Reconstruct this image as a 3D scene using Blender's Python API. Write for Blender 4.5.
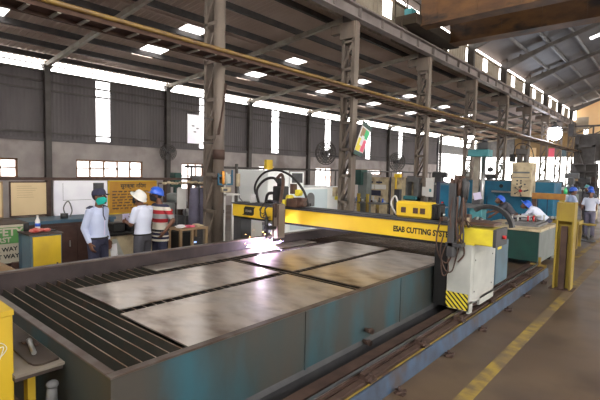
import bpy, math, random
from mathutils import Vector, Matrix, Euler
random.seed(7)
PI = math.pi
for o in list(bpy.data.objects): bpy.data.objects.remove(o)
SC = bpy.context.scene
COL = SC.collection

# ------------------------------------------------------------ camera
cam_data = bpy.data.cameras.new('camera')
cam = bpy.data.objects.new('camera', cam_data)
COL.objects.link(cam)
yaw, pit, roll = math.radians(40.97), math.radians(3.853), math.radians(1.296)
fw = Vector((-math.sin(yaw)*math.cos(pit), math.cos(yaw)*math.cos(pit), -math.sin(pit)))
rt = Vector((math.cos(yaw), math.sin(yaw), 0)); up = rt.cross(fw)
r2 = rt*math.cos(roll) + up*math.sin(roll); u2 = -rt*math.sin(roll) + up*math.cos(roll)
mx = Matrix((r2, u2, -fw)).transposed().to_4x4(); mx.translation = (0, 0, 2.1)
cam.matrix_world = mx
cam_data.sensor_width = 36.0
cam_data.lens = 435.4/600*36.0
cam_data.clip_start = 0.05; cam_data.clip_end = 500
SC.camera = cam

# ------------------------------------------------------------ world and exposure
w = bpy.data.worlds.new('daylight'); SC.world = w; w.use_nodes = True
bg = w.node_tree.nodes['Background']
bg.inputs[0].default_value = (1.0, 0.965, 0.925, 1); bg.inputs[1].default_value = 6.0
SC.view_settings.view_transform = 'Standard'; SC.view_settings.look = 'None'
SC.view_settings.gamma = 1.0; SC.view_settings.use_curve_mapping = False
SC.view_settings.exposure = 0.55

# ------------------------------------------------------------ materials
def mat(name, c1, c2=None, rough=0.7, metal=0.0, scale=4.0, stretch=(1,1,1), detail=5, lo=.35, hi=.65,
        bump=0.0, c3=None, s3=1.0, lo3=.55, hi3=.7, rvar=0.0, spec=None, d3=6):
    m = bpy.data.materials.new(name); m.use_nodes = True
    nt = m.node_tree; N = nt.nodes; L = nt.links; b = N['Principled BSDF']
    b.inputs['Roughness'].default_value = rough; b.inputs['Metallic'].default_value = metal
    if spec is not None: b.inputs['Specular IOR Level'].default_value = spec
    b.inputs['Base Color'].default_value = (*c1, 1)
    if c2 is not None or bump or rvar:
        tc = N.new('ShaderNodeTexCoord'); mp = N.new('ShaderNodeMapping'); mp.inputs['Scale'].default_value = stretch
        L.new(tc.outputs['Object'], mp.inputs[0])
        nz = N.new('ShaderNodeTexNoise'); nz.inputs['Scale'].default_value = scale; nz.inputs['Detail'].default_value = detail
        L.new(mp.outputs[0], nz.inputs['Vector'])
        out = None
        if c2 is not None:
            rp = N.new('ShaderNodeValToRGB'); rp.color_ramp.elements[0].position = lo; rp.color_ramp.elements[1].position = hi
            rp.color_ramp.elements[0].color = (*c1, 1); rp.color_ramp.elements[1].color = (*c2, 1)
            L.new(nz.outputs[0], rp.inputs[0]); out = rp.outputs[0]
            if c3 is not None:
                n3 = N.new('ShaderNodeTexNoise'); n3.inputs['Scale'].default_value = s3; n3.inputs['Detail'].default_value = d3
                L.new(mp.outputs[0], n3.inputs['Vector'])
                mr = N.new('ShaderNodeMapRange'); mr.inputs[1].default_value = lo3; mr.inputs[2].default_value = hi3
                L.new(n3.outputs[0], mr.inputs[0])
                mi = N.new('ShaderNodeMix'); mi.data_type = 'RGBA'
                L.new(mr.outputs[0], mi.inputs[0]); L.new(out, mi.inputs[6]); mi.inputs[7].default_value = (*c3, 1)
                out = mi.outputs[2]
            L.new(out, b.inputs['Base Color'])
        if rvar:
            mr = N.new('ShaderNodeMapRange'); mr.inputs[3].default_value = rough-rvar; mr.inputs[4].default_value = rough+rvar
            mr.inputs[1].default_value = .3; mr.inputs[2].default_value = .7
            L.new(nz.outputs[0], mr.inputs[0]); L.new(mr.outputs[0], b.inputs['Roughness'])
        if bump:
            bp = N.new('ShaderNodeBump'); bp.inputs['Strength'].default_value = bump; bp.inputs['Distance'].default_value = .02
            L.new(nz.outputs[0], bp.inputs['Height']); L.new(bp.outputs[0], b.inputs['Normal'])
    return m
def glow(name, col, s):
    m = bpy.data.materials.new(name); m.use_nodes = True
    b = m.node_tree.nodes['Principled BSDF']; b.inputs['Base Color'].default_value = (*col, 1)
    b.inputs['Emission Color'].default_value = (*col, 1); b.inputs['Emission Strength'].default_value = s
    return m
def translucent(name, col):
    m = bpy.data.materials.new(name); m.use_nodes = True
    nt = m.node_tree; N = nt.nodes; L = nt.links; N.remove(N['Principled BSDF'])
    t = N.new('ShaderNodeBsdfTranslucent'); t.inputs[0].default_value = (*col, 1)
    q = N.new('ShaderNodeBsdfTransparent'); q.inputs[0].default_value = (*col, 1)
    x = N.new('ShaderNodeMixShader'); x.inputs[0].default_value = .45
    L.new(t.outputs[0], x.inputs[1]); L.new(q.outputs[0], x.inputs[2]); L.new(x.outputs[0], N['Material Output'].inputs[0])
    return m

M = {}
def backlit(name, col):
    m = mat(name, col, tuple(c*.85 for c in col), .8, 0, .6); nt=m.node_tree; N=nt.nodes; L=nt.links
    t=N.new('ShaderNodeBsdfTranslucent'); t.inputs[0].default_value=(*col,1); x=N.new('ShaderNodeMixShader'); x.inputs[0].default_value=.22
    L.new(N['Principled BSDF'].outputs[0],x.inputs[1]); L.new(t.outputs[0],x.inputs[2]); L.new(x.outputs[0],N['Material Output'].inputs[0]); return m
M['floor'] = mat('floor_concrete', (.088,.057,.034), (.14,.096,.060), .45, 0, .8, c3=(.055,.036,.024), s3=1.3, lo3=.45, hi3=.75, bump=.15, rvar=.12)
M['line'] = mat('worn_yellow_floor_paint', (.36,.25,.045), (.15,.105,.06), .7, 0, 5, lo=.36, hi=.62, c3=(.17,.12,.07), s3=1.1, lo3=.45, hi3=.62)
M['block'] = mat('grey_plaster', (.35,.31,.295), (.44,.395,.37), .9, 0, 1.6, c3=(.25,.21,.195), s3=.7)
M['sheet'] = mat('grey_wall_sheet', (.11,.098,.10), (.145,.13,.13), .8, 0, 1.2, (1,1,.3))
M['roof'] = mat('roof_sheet', (.52,.41,.35), (.62,.51,.44), .75, 0, .9, c3=(.33,.19,.09), s3=.45, lo3=.6, hi3=.75)
M['roofhall'] = mat('hall_roof_sheet', (.095,.093,.10), (.14,.135,.14), .6, 0, .7)
M['cream_sheet'] = mat('cream_cladding', (.36,.31,.24), (.28,.23,.17), .8, 0, 1.5)
M['endwall'] = backlit('end_wall_cladding', (.85,.64,.38))
M['endwall2'] = backlit('aisle_end_cladding', (.30,.22,.12))
M['purlin'] = mat('dark_purlin', (.035,.033,.033), (.06,.05,.045), .8, 0, 3)
M['rafter'] = mat('rafter_paint', (.40,.37,.30), (.29,.25,.20), .6, 0, 3)
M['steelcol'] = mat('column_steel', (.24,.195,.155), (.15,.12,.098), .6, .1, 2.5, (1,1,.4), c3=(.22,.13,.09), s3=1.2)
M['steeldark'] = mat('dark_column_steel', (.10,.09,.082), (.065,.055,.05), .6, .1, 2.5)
M['girder'] = mat('girder_grey', (.30,.26,.24), (.21,.18,.17), .55, .2, 1.4)
M['tray_y'] = mat('yellow_brown_tube', (.24,.145,.03), (.15,.085,.03), .5, 0, 4)
M['tray'] = mat('rusty_tray', (.06,.028,.017), (.10,.055,.035), .8, 0, 4)
M['crane'] = mat('rusty_crane_yellow', (.19,.088,.028), (.10,.046,.02), .6, 0, 1.4, (1,1,2), c3=(.03,.02,.017), s3=.9)
M['cranedark'] = mat('crane_dark', (.04,.025,.015), (.05,.035,.02), .8, 0, 2)
M['glass'] = translucent('skylight_sheet', (.97,.98,1))
M['frame_o'] = mat('rusty_window_frame', (.30,.15,.07), (.22,.12,.07), .7, 0, 6)
# tank
M['tank'] = mat('tank_patina', (.062,.055,.045), (.036,.055,.056), .5, .1, 2.2, (1,1,.35), c3=(.030,.105,.135), s3=2.0, lo3=.48, hi3=.72, bump=.1)
M['tank_in'] = mat('tank_inside', (.028,.02,.02), (.05,.035,.034), .8, 0, 4)
M['tank_lip'] = mat('tank_lip_rust', (.09,.06,.045), (.14,.115,.10), .42, .4, 6, lo=.4)
M['slat'] = mat('burnt_slat', (.034,.038,.032), (.055,.048,.038), .45, .3, 5, c3=(.13,.065,.04), s3=2.2, lo3=.62, hi3=.75)
M['sludge'] = mat('tank_sludge', (.05,.032,.032), (.09,.06,.058), .45, 0, 3, bump=.4)
M['plate'] = mat('mill_steel_plate', (.56,.48,.40), (.24,.175,.125), .31, .78, 2.2, (1,1.6,1), 5, .42, .66, c3=(.60,.56,.52), s3=1.6, lo3=.42, hi3=.7, rvar=.025, bump=.22, d3=5)
M['slat_edge'] = mat('slat_edge_rust_lit', (.20,.12,.07), (.40,.33,.27), .38, .6, 3, lo=.45, hi=.7)  # rusty top edges, colour lightened for the light they catch
M['benchtop'] = mat('worn_bench_top', (.34,.30,.25), (.22,.18,.14), .55, .2, 3)
M['rust'] = mat('rusty_rail', (.055,.031,.024), (.095,.056,.042), .7, .2, 5)
M['railtop'] = mat('polished_rail_head', (.35,.33,.34), None, .3, .9)
M['bedblue'] = mat('rail_bed_blue', (.038,.048,.07), (.055,.095,.16), .6, 0, 4, c3=(.06,.045,.04), s3=2.2)
# paints
M['yellow'] = mat('machine_yellow', (.86,.60,.03), (.78,.50,.03), .45, 0, 2.5)
M['yellow2'] = mat('bright_lime_yellow', (.85,.72,.05), (.72,.58,.05), .45, 0, 6)
M['ydirty'] = mat('dirty_yellow', (.68,.46,.015), (.50,.33,.02), .6, 0, 3, (1,1,.5), c3=(.14,.09,.04), s3=1.8, lo3=.62, hi3=.75)
M['yold'] = mat('old_post_yellow', (.36,.26,.03), (.24,.16,.03), .6, 0, 3, (1,1,.4), c3=(.09,.05,.03), s3=2)
M['black'] = mat('black_paint', (.012,.012,.012), None, .5)
M['rubber'] = mat('black_hose', (.016,.014,.013), None, .45)
M['hosebrown'] = mat('brown_hose', (.11,.055,.035), (.06,.035,.025), .6, 0, 8)
M['dgrey'] = mat('dark_grey', (.045,.045,.05), (.07,.07,.072), .55, 0, 4)
M['mgrey'] = mat('mid_grey', (.17,.17,.17), (.12,.12,.12), .55, 0, 4)
M['lgrey'] = mat('light_grey_paint', (.50,.51,.47), (.40,.41,.38), .5, 0, 3)
M['white'] = mat('white_paint', (.78,.77,.73), (.68,.66,.62), .45, 0, 2)
M['cnc'] = mat('cnc_white', (.93,.95,.93), (.88,.90,.88), .35, 0, 1)
M['cncblue'] = mat('cnc_pale_blue', (.66,.76,.79), (.60,.70,.73), .3, 0, 1)
M['bluegrey'] = mat('blue_grey_cabinet', (.10,.17,.22), (.08,.13,.165), .45, 0, 3)
M['green'] = mat('dark_green_machine', (.018,.075,.06), (.02,.058,.05), .4, 0, 3)
M['greengrey'] = mat('grey_green_side', (.20,.22,.21), (.15,.17,.16), .5, 0, 3)
M['blue'] = mat('machine_blue', (.015,.15,.26), (.012,.10,.18), .4, 0, 2, c3=(.008,.045,.08), s3=.9)
M['teal'] = mat('teal_paint', (.08,.30,.32), (.06,.22,.25), .45, 0, 3)
M['beige'] = mat('beige_machine', (.62,.52,.33), (.46,.37,.24), .5, 0, 4, c3=(.22,.16,.10), s3=3, lo3=.52, hi3=.68)
M['tan'] = mat('tan_wood', (.42,.29,.16), (.34,.22,.12), .6, 0, 5)
M['wood_rust'] = mat('rusty_yellow_bar', (.45,.22,.035), (.30,.13,.03), .6, 0, 4)
M['cupboard'] = mat('maroon_cupboard', (.05,.022,.017), (.085,.04,.03), .6, 0, 4)
M['cupblue'] = mat('cupboard_blue_trim', (.05,.13,.20), (.05,.085,.12), .5, 0, 3)
M['board'] = mat('cream_notice_board', (.72,.55,.32), (.66,.50,.28), .6, 0, 1.5, c3=(.60,.34,.10), s3=1.3, lo3=.66, hi3=.74)
M['boardw'] = mat('white_notice_board', (.93,.93,.97), (.82,.80,.88), .4, 0, 2)
M['boardy'] = mat('ochre_notice_board', (.50,.25,.012), (.40,.19,.012), .5, 0, 3)
M['steel'] = mat('bright_steel', (.5,.5,.5), None, .3, .9)
M['paper'] = mat('paper', (.85,.84,.86), None, .8)
M['lilac'] = mat('lilac_paper', (.72,.66,.85), None, .8)
M['red'] = mat('red_cloth', (.55,.05,.04), (.65,.3,.25), .8, 0, 12)
M['redbtn'] = mat('red_plastic', (.6,.02,.02), None, .4)
M['greenp'] = mat('green_plastic', (.05,.5,.18), None, .4)
M['bgreen'] = mat('banner_green', (.09,.27,.07), (.12,.33,.10), .7, 0, 3)
M['bcream'] = mat('banner_cream', (.60,.55,.43), (.50,.46,.36), .7, 0, 4)
M['amber'] = mat('amber_plastic', (.9,.35,.05), None, .4)
M['purple'] = mat('purple_grey_cloth', (.10,.09,.13), (.16,.15,.21), .8, 0, 3)
M['pinkred'] = mat('poster_pink', (.85,.15,.25), None, .6)
M['psteel'] = mat('plate_rust_dark', (.055,.04,.032), (.085,.062,.048), .6, .3, 3)
# people
M['skin'] = mat('brown_skin', (.17,.075,.042), None, .55)
M['shirtw'] = mat('white_shirt', (.72,.75,.88), (.66,.70,.84), .85, 0, 5, bump=.4)
M['shirtb'] = mat('pale_blue_shirt', (.55,.61,.80), (.49,.55,.75), .85, 0, 5, bump=.4)
M['navy'] = mat('navy_cloth', (.028,.03,.06), (.04,.04,.075), .85, 0, 6)
M['greytr'] = mat('grey_trousers', (.065,.065,.08), (.085,.082,.095), .85, 0, 6)
M['hair'] = mat('black_hair', (.01,.009,.008), None, .6)
M['maskteal'] = mat('teal_mask', (.01,.42,.34), None, .8)
M['maskblk'] = mat('black_mask', (.012,.012,.016), None, .8)
M['helw'] = mat('white_helmet', (.85,.84,.78), None, .3)
M['helb'] = mat('blue_helmet', (.03,.12,.62), None, .3)
M['eyew'] = mat('eye_white', (.7,.68,.65), None, .3)

# ------------------------------------------------------------ mesh builder
class MB:
    def __init__(s): s.v = []; s.f = []; s.mi = []; s.mats = []; s.cur = 0; s.sm = []
    def use(s, m):
        if m not in s.mats: s.mats.append(m)
        s.cur = s.mats.index(m); return s
    def add(s, vs, fs, smooth=False):
        n = len(s.v); s.v += [tuple(v) for v in vs]
        for f in fs: s.f.append([n+i for i in f]); s.mi.append(s.cur); s.sm.append(smooth)
        return s
    def box(s, x0, x1, y0, y1, z0, z1, bev=0):
        if x0>x1: x0,x1=x1,x0
        if y0>y1: y0,y1=y1,y0
        if z0>z1: z0,z1=z1,z0
        if bev:
            b = min(bev, (x1-x0)*.45, (y1-y0)*.45, (z1-z0)*.45)
            vs=[];ids={}
            for ix,x in enumerate((x0,x1)):
                for iy,y in enumerate((y0,y1)):
                    for iz,z in enumerate((z0,z1)):
                        sx=1-2*ix;sy=1-2*iy;sz=1-2*iz
                        ids[ix,iy,iz]=len(vs)
                        vs += [(x,y+sy*b,z+sz*b),(x+sx*b,y,z+sz*b),(x+sx*b,y+sy*b,z)]
            F=[]
            def I(a,k): return ids[a]+k
            for k,(a,b_) in enumerate((((1),(2)),((0),(2)),((0),(1)))):
                for e in (0,1):
                    c=[]
                    for p,q in ((0,0),(1,0),(1,1),(0,1)):
                        t=[0,0,0];t[k]=e;t[a]=p;t[b_]=q;c.append(I(tuple(t),k))
                    flip = (e==0) ^ (k==1)
                    F.append(c[::-1] if flip else c)
            for k in range(3):
                a,b_=[i for i in range(3) if i!=k]
                for p in (0,1):
                    for q in (0,1):
                        t0=[0,0,0];t0[a]=p;t0[b_]=q;t1=list(t0);t1[k]=1
                        t0=tuple(t0);t1=tuple(t1)
                        F.append([I(t0,a),I(t1,a),I(t1,b_),I(t0,b_)])
            for t in ids: F.append([ids[t],ids[t]+1,ids[t]+2])
            return s.add(vs,F)
        vs=[(x,y,z) for x in (x0,x1) for y in (y0,y1) for z in (z0,z1)]
        return s.add(vs,[(0,1,3,2),(4,6,7,5),(0,4,5,1),(2,3,7,6),(0,2,6,4),(1,5,7,3)])
    def ob(s, c, sz, R=None):
        R = R or Matrix.Identity(3); c=Vector(c)
        vs=[c+R@Vector((x*sz[0]/2,y*sz[1]/2,z*sz[2]/2)) for x in (-1,1) for y in (-1,1) for z in (-1,1)]
        return s.add(vs,[(0,1,3,2),(4,6,7,5),(0,4,5,1),(2,3,7,6),(0,2,6,4),(1,5,7,3)])
    def bar(s, p, q, w, h=None, upv=(0,0,1)):
        h = h or w; p=Vector(p);q=Vector(q);d=(q-p);L=d.length;d.normalize();u=Vector(upv)
        if abs(d.dot(u))>.98: u=Vector((0,1,0))
        r=d.cross(u).normalized();u=r.cross(d)
        R=Matrix((r,d,u)).transposed()
        return s.ob((p+q)/2,(w,L,h),R)
    def tube(s, pts, r, n=10, caps=True):
        pts=[Vector(p) for p in pts]; m=len(pts)
        rs = r if isinstance(r,(list,tuple)) else [r]*m
        vs=[];F=[];pu=None
        for i,p in enumerate(pts):
            d=(pts[min(i+1,m-1)]-pts[max(i-1,0)])
            if d.length<1e-9: d=Vector((0,0,1))
            d.normalize()
            if pu is None:
                u=Vector((0,0,1)) if abs(d.z)<.9 else Vector((1,0,0))
            else: u=pu
            a=(u-d*u.dot(d)).normalized();b=d.cross(a);pu=a
            for k in range(n):
                t=2*PI*k/n;vs.append(p+(a*math.cos(t)+b*math.sin(t))*rs[i])
        for i in range(m-1):
            for k in range(n):
                F.append((i*n+k,i*n+(k+1)%n,(i+1)*n+(k+1)%n,(i+1)*n+k))
        s.add(vs,F,True)
        if caps:
            s.add([v for v in vs[:n]],[list(range(n))[::-1]]); s.add([v for v in vs[-n:]],[list(range(n))])
        return s
    def curve(s, pts, r, n=8, seg=6):
        P=[Vector(p) for p in pts];P=[P[0]*2-P[1]]+P+[P[-1]*2-P[-2]];out=[]
        for i in range(1,len(P)-2):
            for k in range(seg):
                t=k/seg;a,b,c,d=P[i-1:i+3]
                out.append(.5*((2*b)+(c-a)*t+(2*a-5*b+4*c-d)*t*t+(3*b-a-3*c+d)*t**3))
        out.append(P[-2]);return s.tube(out,r,n)
    def cyl(s, c, r, h, axis='z', n=20, r2=None):
        c=Vector(c);a={'x':Vector((1,0,0)),'y':Vector((0,1,0)),'z':Vector((0,0,1))}[axis]
        return s.tube([c-a*h/2,c+a*h/2],[r,r if r2 is None else r2],n)
    def lathe(s, c, prof, n=20):
        c=Vector(c);vs=[];F=[];m=len(prof)
        for (r,z) in prof:
            for k in range(n): t=2*PI*k/n;vs.append(c+Vector((r*math.cos(t),r*math.sin(t),z)))
        for i in range(m-1):
            for k in range(n): F.append((i*n+k,i*n+(k+1)%n,(i+1)*n+(k+1)%n,(i+1)*n+k))
        s.add(vs,F,True)
        if prof[0][0]>1e-4: s.add(vs[:n],[list(range(n))[::-1]])
        if prof[-1][0]>1e-4: s.add(vs[-n:],[list(range(n))])
        return s
    def ell(s, c, r, n=14, m=10, R=None):
        c=Vector(c);R=R or Matrix.Identity(3);vs=[];F=[]
        for i in range(m+1):
            ph=-PI/2+PI*i/m
            for k in range(n):
                t=2*PI*k/n
                vs.append(c+R@Vector((r[0]*math.cos(ph)*math.cos(t),r[1]*math.cos(ph)*math.sin(t),r[2]*math.sin(ph))))
        for i in range(m):
            for k in range(n): F.append((i*n+k,i*n+(k+1)%n,(i+1)*n+(k+1)%n,(i+1)*n+k))
        return s.add(vs,F,True)
    def prism(s, poly, lo, hi, plane='xz'):
        def P(a,b,t): return {'xz':(a,t,b),'yz':(t,a,b),'xy':(a,b,t)}[plane]
        n=len(poly);vs=[P(a,b,lo) for a,b in poly]+[P(a,b,hi) for a,b in poly]
        F=[list(range(n)),[n+i for i in range(n)][::-1]]+[(i,n+i,n+(i+1)%n,(i+1)%n) for i in range(n)]
        return s.add(vs,F)
ORG = {}
def build(name, mb, parent=None, m=None, world=True, fixn=True):
    me = bpy.data.meshes.new(name)
    off = Vector((0,0,0))
    if parent is not None and world: off = ORG.get(parent.name, Vector((0,0,0)))
    me.from_pydata([Vector(v)-off for v in mb.v], [], mb.f)
    mats = mb.mats or [m]
    if m is not None and not mb.mats: mats=[m]
    for q in mats: me.materials.append(M[q] if isinstance(q,str) else q)
    for p,i,sm in zip(me.polygons, mb.mi, mb.sm): p.material_index = min(i,len(mats)-1); p.use_smooth = sm
    if fixn:
        import bmesh
        bm=bmesh.new();bm.from_mesh(me);bmesh.ops.remove_doubles(bm,verts=bm.verts,dist=1e-5)
        bmesh.ops.recalc_face_normals(bm,faces=bm.faces);bm.to_mesh(me);bm.free()
    o = bpy.data.objects.new(name, me); COL.objects.link(o)
    if parent is not None: o.parent = parent; ORG[o.name] = ORG.get(parent.name, Vector((0,0,0)))
    return o
def thing(name, label, cat, loc=(0,0,0), group=None, rotz=0):
    o = bpy.data.objects.new(name, None); COL.objects.link(o); o.location = loc; o.rotation_euler=(0,0,rotz)
    o.empty_display_size = .1
    o['label']=label; o['category']=cat
    if group: o['group']=group
    ORG[o.name]=Vector(loc); return o
def solo(name, mb, label, cat, m=None, group=None, loc=None):
    "a thing that is one mesh, origin at loc"
    if loc is not None: mb.v=[tuple(Vector(v)-Vector(loc)) for v in mb.v]
    o=build(name,mb,None,m)
    if loc is not None: o.location=loc
    o['label']=label;o['category']=cat
    if group:o['group']=group
    ORG[o.name]=Vector(loc) if loc is not None else Vector((0,0,0))
    return o
def struct(name, mb, m=None, parent=None):
    o=build(name,mb,parent,m)
    if parent is None: o['kind']='structure'; ORG[o.name]=Vector((0,0,0))
    return o
def stuff(o): o['kind']='stuff'; return o
def text(name, body, size, m, parent, loc, face='x+', slant=0.0, bold=0.0, align='LEFT', ext=.002, rot=0.0, fit=None):
    "raised lettering. face: x+ reads on a wall facing +X, y- on a wall facing -Y"
    cu = bpy.data.curves.new('t','FONT'); cu.body=body; cu.size=size; cu.extrude=ext; cu.offset=bold; cu.shear=slant; cu.align_x=align
    cu.resolution_u=3
    t = bpy.data.objects.new('t',cu); COL.objects.link(t)
    bpy.context.view_layer.update()
    me = bpy.data.meshes.new_from_object(t.evaluated_get(bpy.context.evaluated_depsgraph_get()))
    bpy.data.objects.remove(t)
    if fit:
        xs=[v.co.x for v in me.vertices]; wd=max(xs)-min(xs); k=fit/wd
        for v in me.vertices: v.co.x*=k
    R = {'x+':Matrix(((0,0,1),(1,0,0),(0,1,0))),'y-':Matrix(((1,0,0),(0,0,-1),(0,1,0))),'x-':Matrix(((0,0,-1),(-1,0,0),(0,1,0)))}[face]
    R0 = Matrix.Rotation(rot,3,'Z')
    off = ORG.get(parent.name, Vector((0,0,0))) if parent is not None else Vector((0,0,0))
    for v in me.vertices: v.co = R@(R0@v.co)+Vector(loc)-off
    me.materials.clear(); me.materials.append(M[m])
    o=bpy.data.objects.new(name,me); COL.objects.link(o)
    if parent is not None: o.parent=parent; ORG[o.name]=off
    return o
def remesh(mb, vox, smooth=2):
    me=bpy.data.meshes.new('r');me.from_pydata([Vector(v) for v in mb.v],[],mb.f)
    import bmesh
    bm=bmesh.new();bm.from_mesh(me);bmesh.ops.remove_doubles(bm,verts=bm.verts,dist=1e-5);bmesh.ops.recalc_face_normals(bm,faces=bm.faces);bm.to_mesh(me);bm.free()
    o=bpy.data.objects.new('r',me);COL.objects.link(o)
    md=o.modifiers.new('a','REMESH');md.mode='VOXEL';md.voxel_size=vox;md.use_smooth_shade=True
    if smooth:
        ms=o.modifiers.new('b','SMOOTH');ms.factor=.5;ms.iterations=smooth
    bpy.context.view_layer.update()
    m2=bpy.data.meshes.new_from_object(o.evaluated_get(bpy.context.evaluated_depsgraph_get()))
    bpy.data.objects.remove(o)
    for p in m2.polygons:p.use_smooth=True
    return m2
def rmpart(name, mb, vox, m, parent, smooth=2):
    me=remesh(mb,vox,smooth);me.materials.clear();me.materials.append(M[m] if isinstance(m,str) else m)
    o=bpy.data.objects.new(name,me);COL.objects.link(o);o.parent=parent;ORG[o.name]=ORG.get(parent.name,Vector((0,0,0)));return o
# ============================================================ SETTING
BAY = 5.545; YC0 = 6.70; XC = -8.2; XW = -19.75
b = MB(); b.box(-26, 16, -4, 70, -.2, 0); struct('floor', b, 'floor')
b = MB()
b.box(-1.47,-1.33, 1.2, 13.2, 0, .004); struct('trim_1', b, 'line')
b = MB(); b.box(-1.98,-1.85, 10.5, 30, 0, .004); struct('trim_2', b, 'line')

def tiled(mb, u0, u1, z0, z1, holes, place):
    us = sorted({u0,u1,*[h[0] for h in holes],*[h[1] for h in holes]}); us=[u for u in us if u0<=u<=u1]
    for a,c in zip(us[:-1],us[1:]):
        zs=[z0]
        hs=sorted([h for h in holes if h[0]<=a+1e-6 and h[1]>=c-1e-6],key=lambda h:h[2])
        cur=z0
        for h in hs:
            if h[2]>cur: place(mb,a,c,cur,h[2])
            cur=h[3]
        if cur<z1: place(mb,a,c,cur,z1)
wins = [(3.9,5.70,1.56,2.34,3),(7.90,11.02,1.56,2.37,5),(13.2,14.6,.95,2.36,3),(18.8,19.85,1.05,2.38,2),(24.4,26.35,.92,2.38,3),
        (28.3,33.5,1.88,2.34,6),(36.4,37.6,1.75,2.30,2),(-1.5,1.5,1.56,2.34,4)]
wb = MB(); tiled(wb, -4, 45.0, 0, 3.15, [w_[:4] for w_ in wins], lambda m_,a,c,z0,z1: m_.box(XW-.22,XW,a,c,z0,z1))
struct('wall_left', wb, 'block')
for i,(y0,y1,z0,z1,n) in enumerate(wins):
    f = MB(); t=.07
    for (a,c,p,q) in ((y0,y1,z0,z0+t),(y0,y1,z1-t,z1),(y0,y0+t,z0,z1),(y1-t,y1,z0,z1)): f.box(XW-.16,XW-.06,a,c,p,q)
    for k in range(1,n): yy=y0+(y1-y0)*k/n; f.box(XW-.14,XW-.08,yy-.04,yy+.04,z0,z1)
    f.box(XW-.14,XW-.08,y0,y1,(z0+z1)/2+.0,(z0+z1)/2+.055)
    fo = struct('window_%d'%(i+1), f, 'frame_o')
    g = MB(); g.box(XW-.12,XW-.115,y0+t,y1-t,z0+t,z1-t); build('pane', g, fo, 'glass')
# corrugated sheet above, with clear vertical strips
def corr_sheet(mb, y0, y1, fx, p=.24, d=.035):
    "corrugated surface; fx(t)->list of (x,z) cross points at depth offset t"
    n=max(2,int(round((y1-y0)/(p/2)))); ys=[y0+(y1-y0)*k/n for k in range(n+1)]
    vs=[];k0=len(fx(0))
    for k,y in enumerate(ys):
        for (x,z) in fx(d if k%2 else 0): vs.append((x,y,z))
    F=[(k*k0+j,k*k0+j+1,(k+1)*k0+j+1,(k+1)*k0+j) for k in range(n) for j in range(k0-1)]
    mb.add(vs,F)
strips=[9.10-.31+BAY*k for k in range(-1,7)]
sh = MB()
ya=-4
for s0 in strips+[45.0]:
    corr_sheet(sh, ya, min(s0,45.0), lambda t:[(XW-.03-t,3.10),(XW-.03-t,5.90)], .16, .014)
    ya=s0+.62
sh.box(XW-.06,XW+.08,-4,45,3.08,3.20)
wu=struct('wall_left_upper', sh, 'sheet')
st_ = MB()
for i,s0 in enumerate(strips):
    st_.box(XW-.05,XW-.045,s0,s0+.62,3.15,5.9)
build('clear_strip', st_, wu, 'glass')
g_ = MB()
for z in (3.42,5.15,5.50): g_.box(XW-.02,XW+.06,-4,45,z-.035,z+.035)
g_.box(XW-.05,XW+.05,-4,56,5.86,5.95); g_.box(XW+.04,XW+.08,-4,56,6.12,6.17)
build('wall_rail', g_, wu, 'steeldark')
# wall posts
for k in range(-1,8):
    y=6.75+BAY*k
    p_=MB(); p_.box(XW+.02,XW+.24,y-.11,y+.11,0,6.05); p_.box(XW+.0,XW+.3,y-.16,y+.16,6.0,6.12)
    solo('wall_post',p_,'grey steel post against the left wall, %s'%(['outside the left edge','between the small left window and the six-pane window','behind the striped-shirt man','just right of the nearest lattice column','left of the tall round wall fan','behind the hanging colour poster','fifth along, behind the pale control racks','near the last clear strip','at the far end beside the bright opening'][k+1]),'post','steeldark','wall posts along the left wall',(XW+.13,y,0))
# far part of left side: open below, sheet band above
b=MB(); b.box(XW-.1,XW,45,57,4.35,5.35); b.box(XW-.1,XW+.1,45,45.25,0,6.1); b.box(XW-.1,XW+.1,56.8,57,0,6.1)
b.box(XW-.06,XW+.06,45,57,5.85,5.95)
struct('wall_left_far', b, 'mgrey')
# end wall of aisle
b=MB(); b.box(XW,-8.3,57,57.15,4.3,8.4)
struct('wall_end_aisle', b, 'endwall2')
b=MB()
for (x0,x1,z0,z1,m_) in ((-19.7,-15.3,4.3,7.3,'mgrey'),(-13.6,-12.9,4.35,5.4,'board'),(-11.6,-11.0,4.35,5.3,'pinkred'),(-10.4,-9.8,4.35,5.3,'bluegrey')):
    b.use(m_); b.box(x0,x1,56.9,56.99,z0,z1)
struct('trim_3', b)
# hall end wall: cream above, dark below, bright doorway
b=MB(); b.use('endwall'); 
b.prism([(-8.3,8.1),(16,8.1),(16,10.6),(6,13.9),(-8.3,9.0)],52,52.15)
b.use('cream_sheet'); b.box(-8.3,-7.2,52,52.15,6.9,8.1)
b.use('steeldark'); b.box(-8.3,-6.35,52,52.15,0,6.4); b.box(-6.35,16,52,52.15,3.7,6.4); b.box(-3,16,52,52.15,0,3.7); b.use('endwall'); b.box(-7.2,16,52,52.15,6.4,8.1)
struct('wall_end', b)

# unseen sides of the hall; right wall gap added to light the roofs
b=MB(); b.box(16,16.2,-4,57,0,.9); b.box(16,16.2,-4,57,3.4,8.3); struct('wall_right', b, 'block')
b=MB(); b.box(-26,16.2,-4.2,-4,0,7.0); struct('wall_back', b, 'block')
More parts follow.
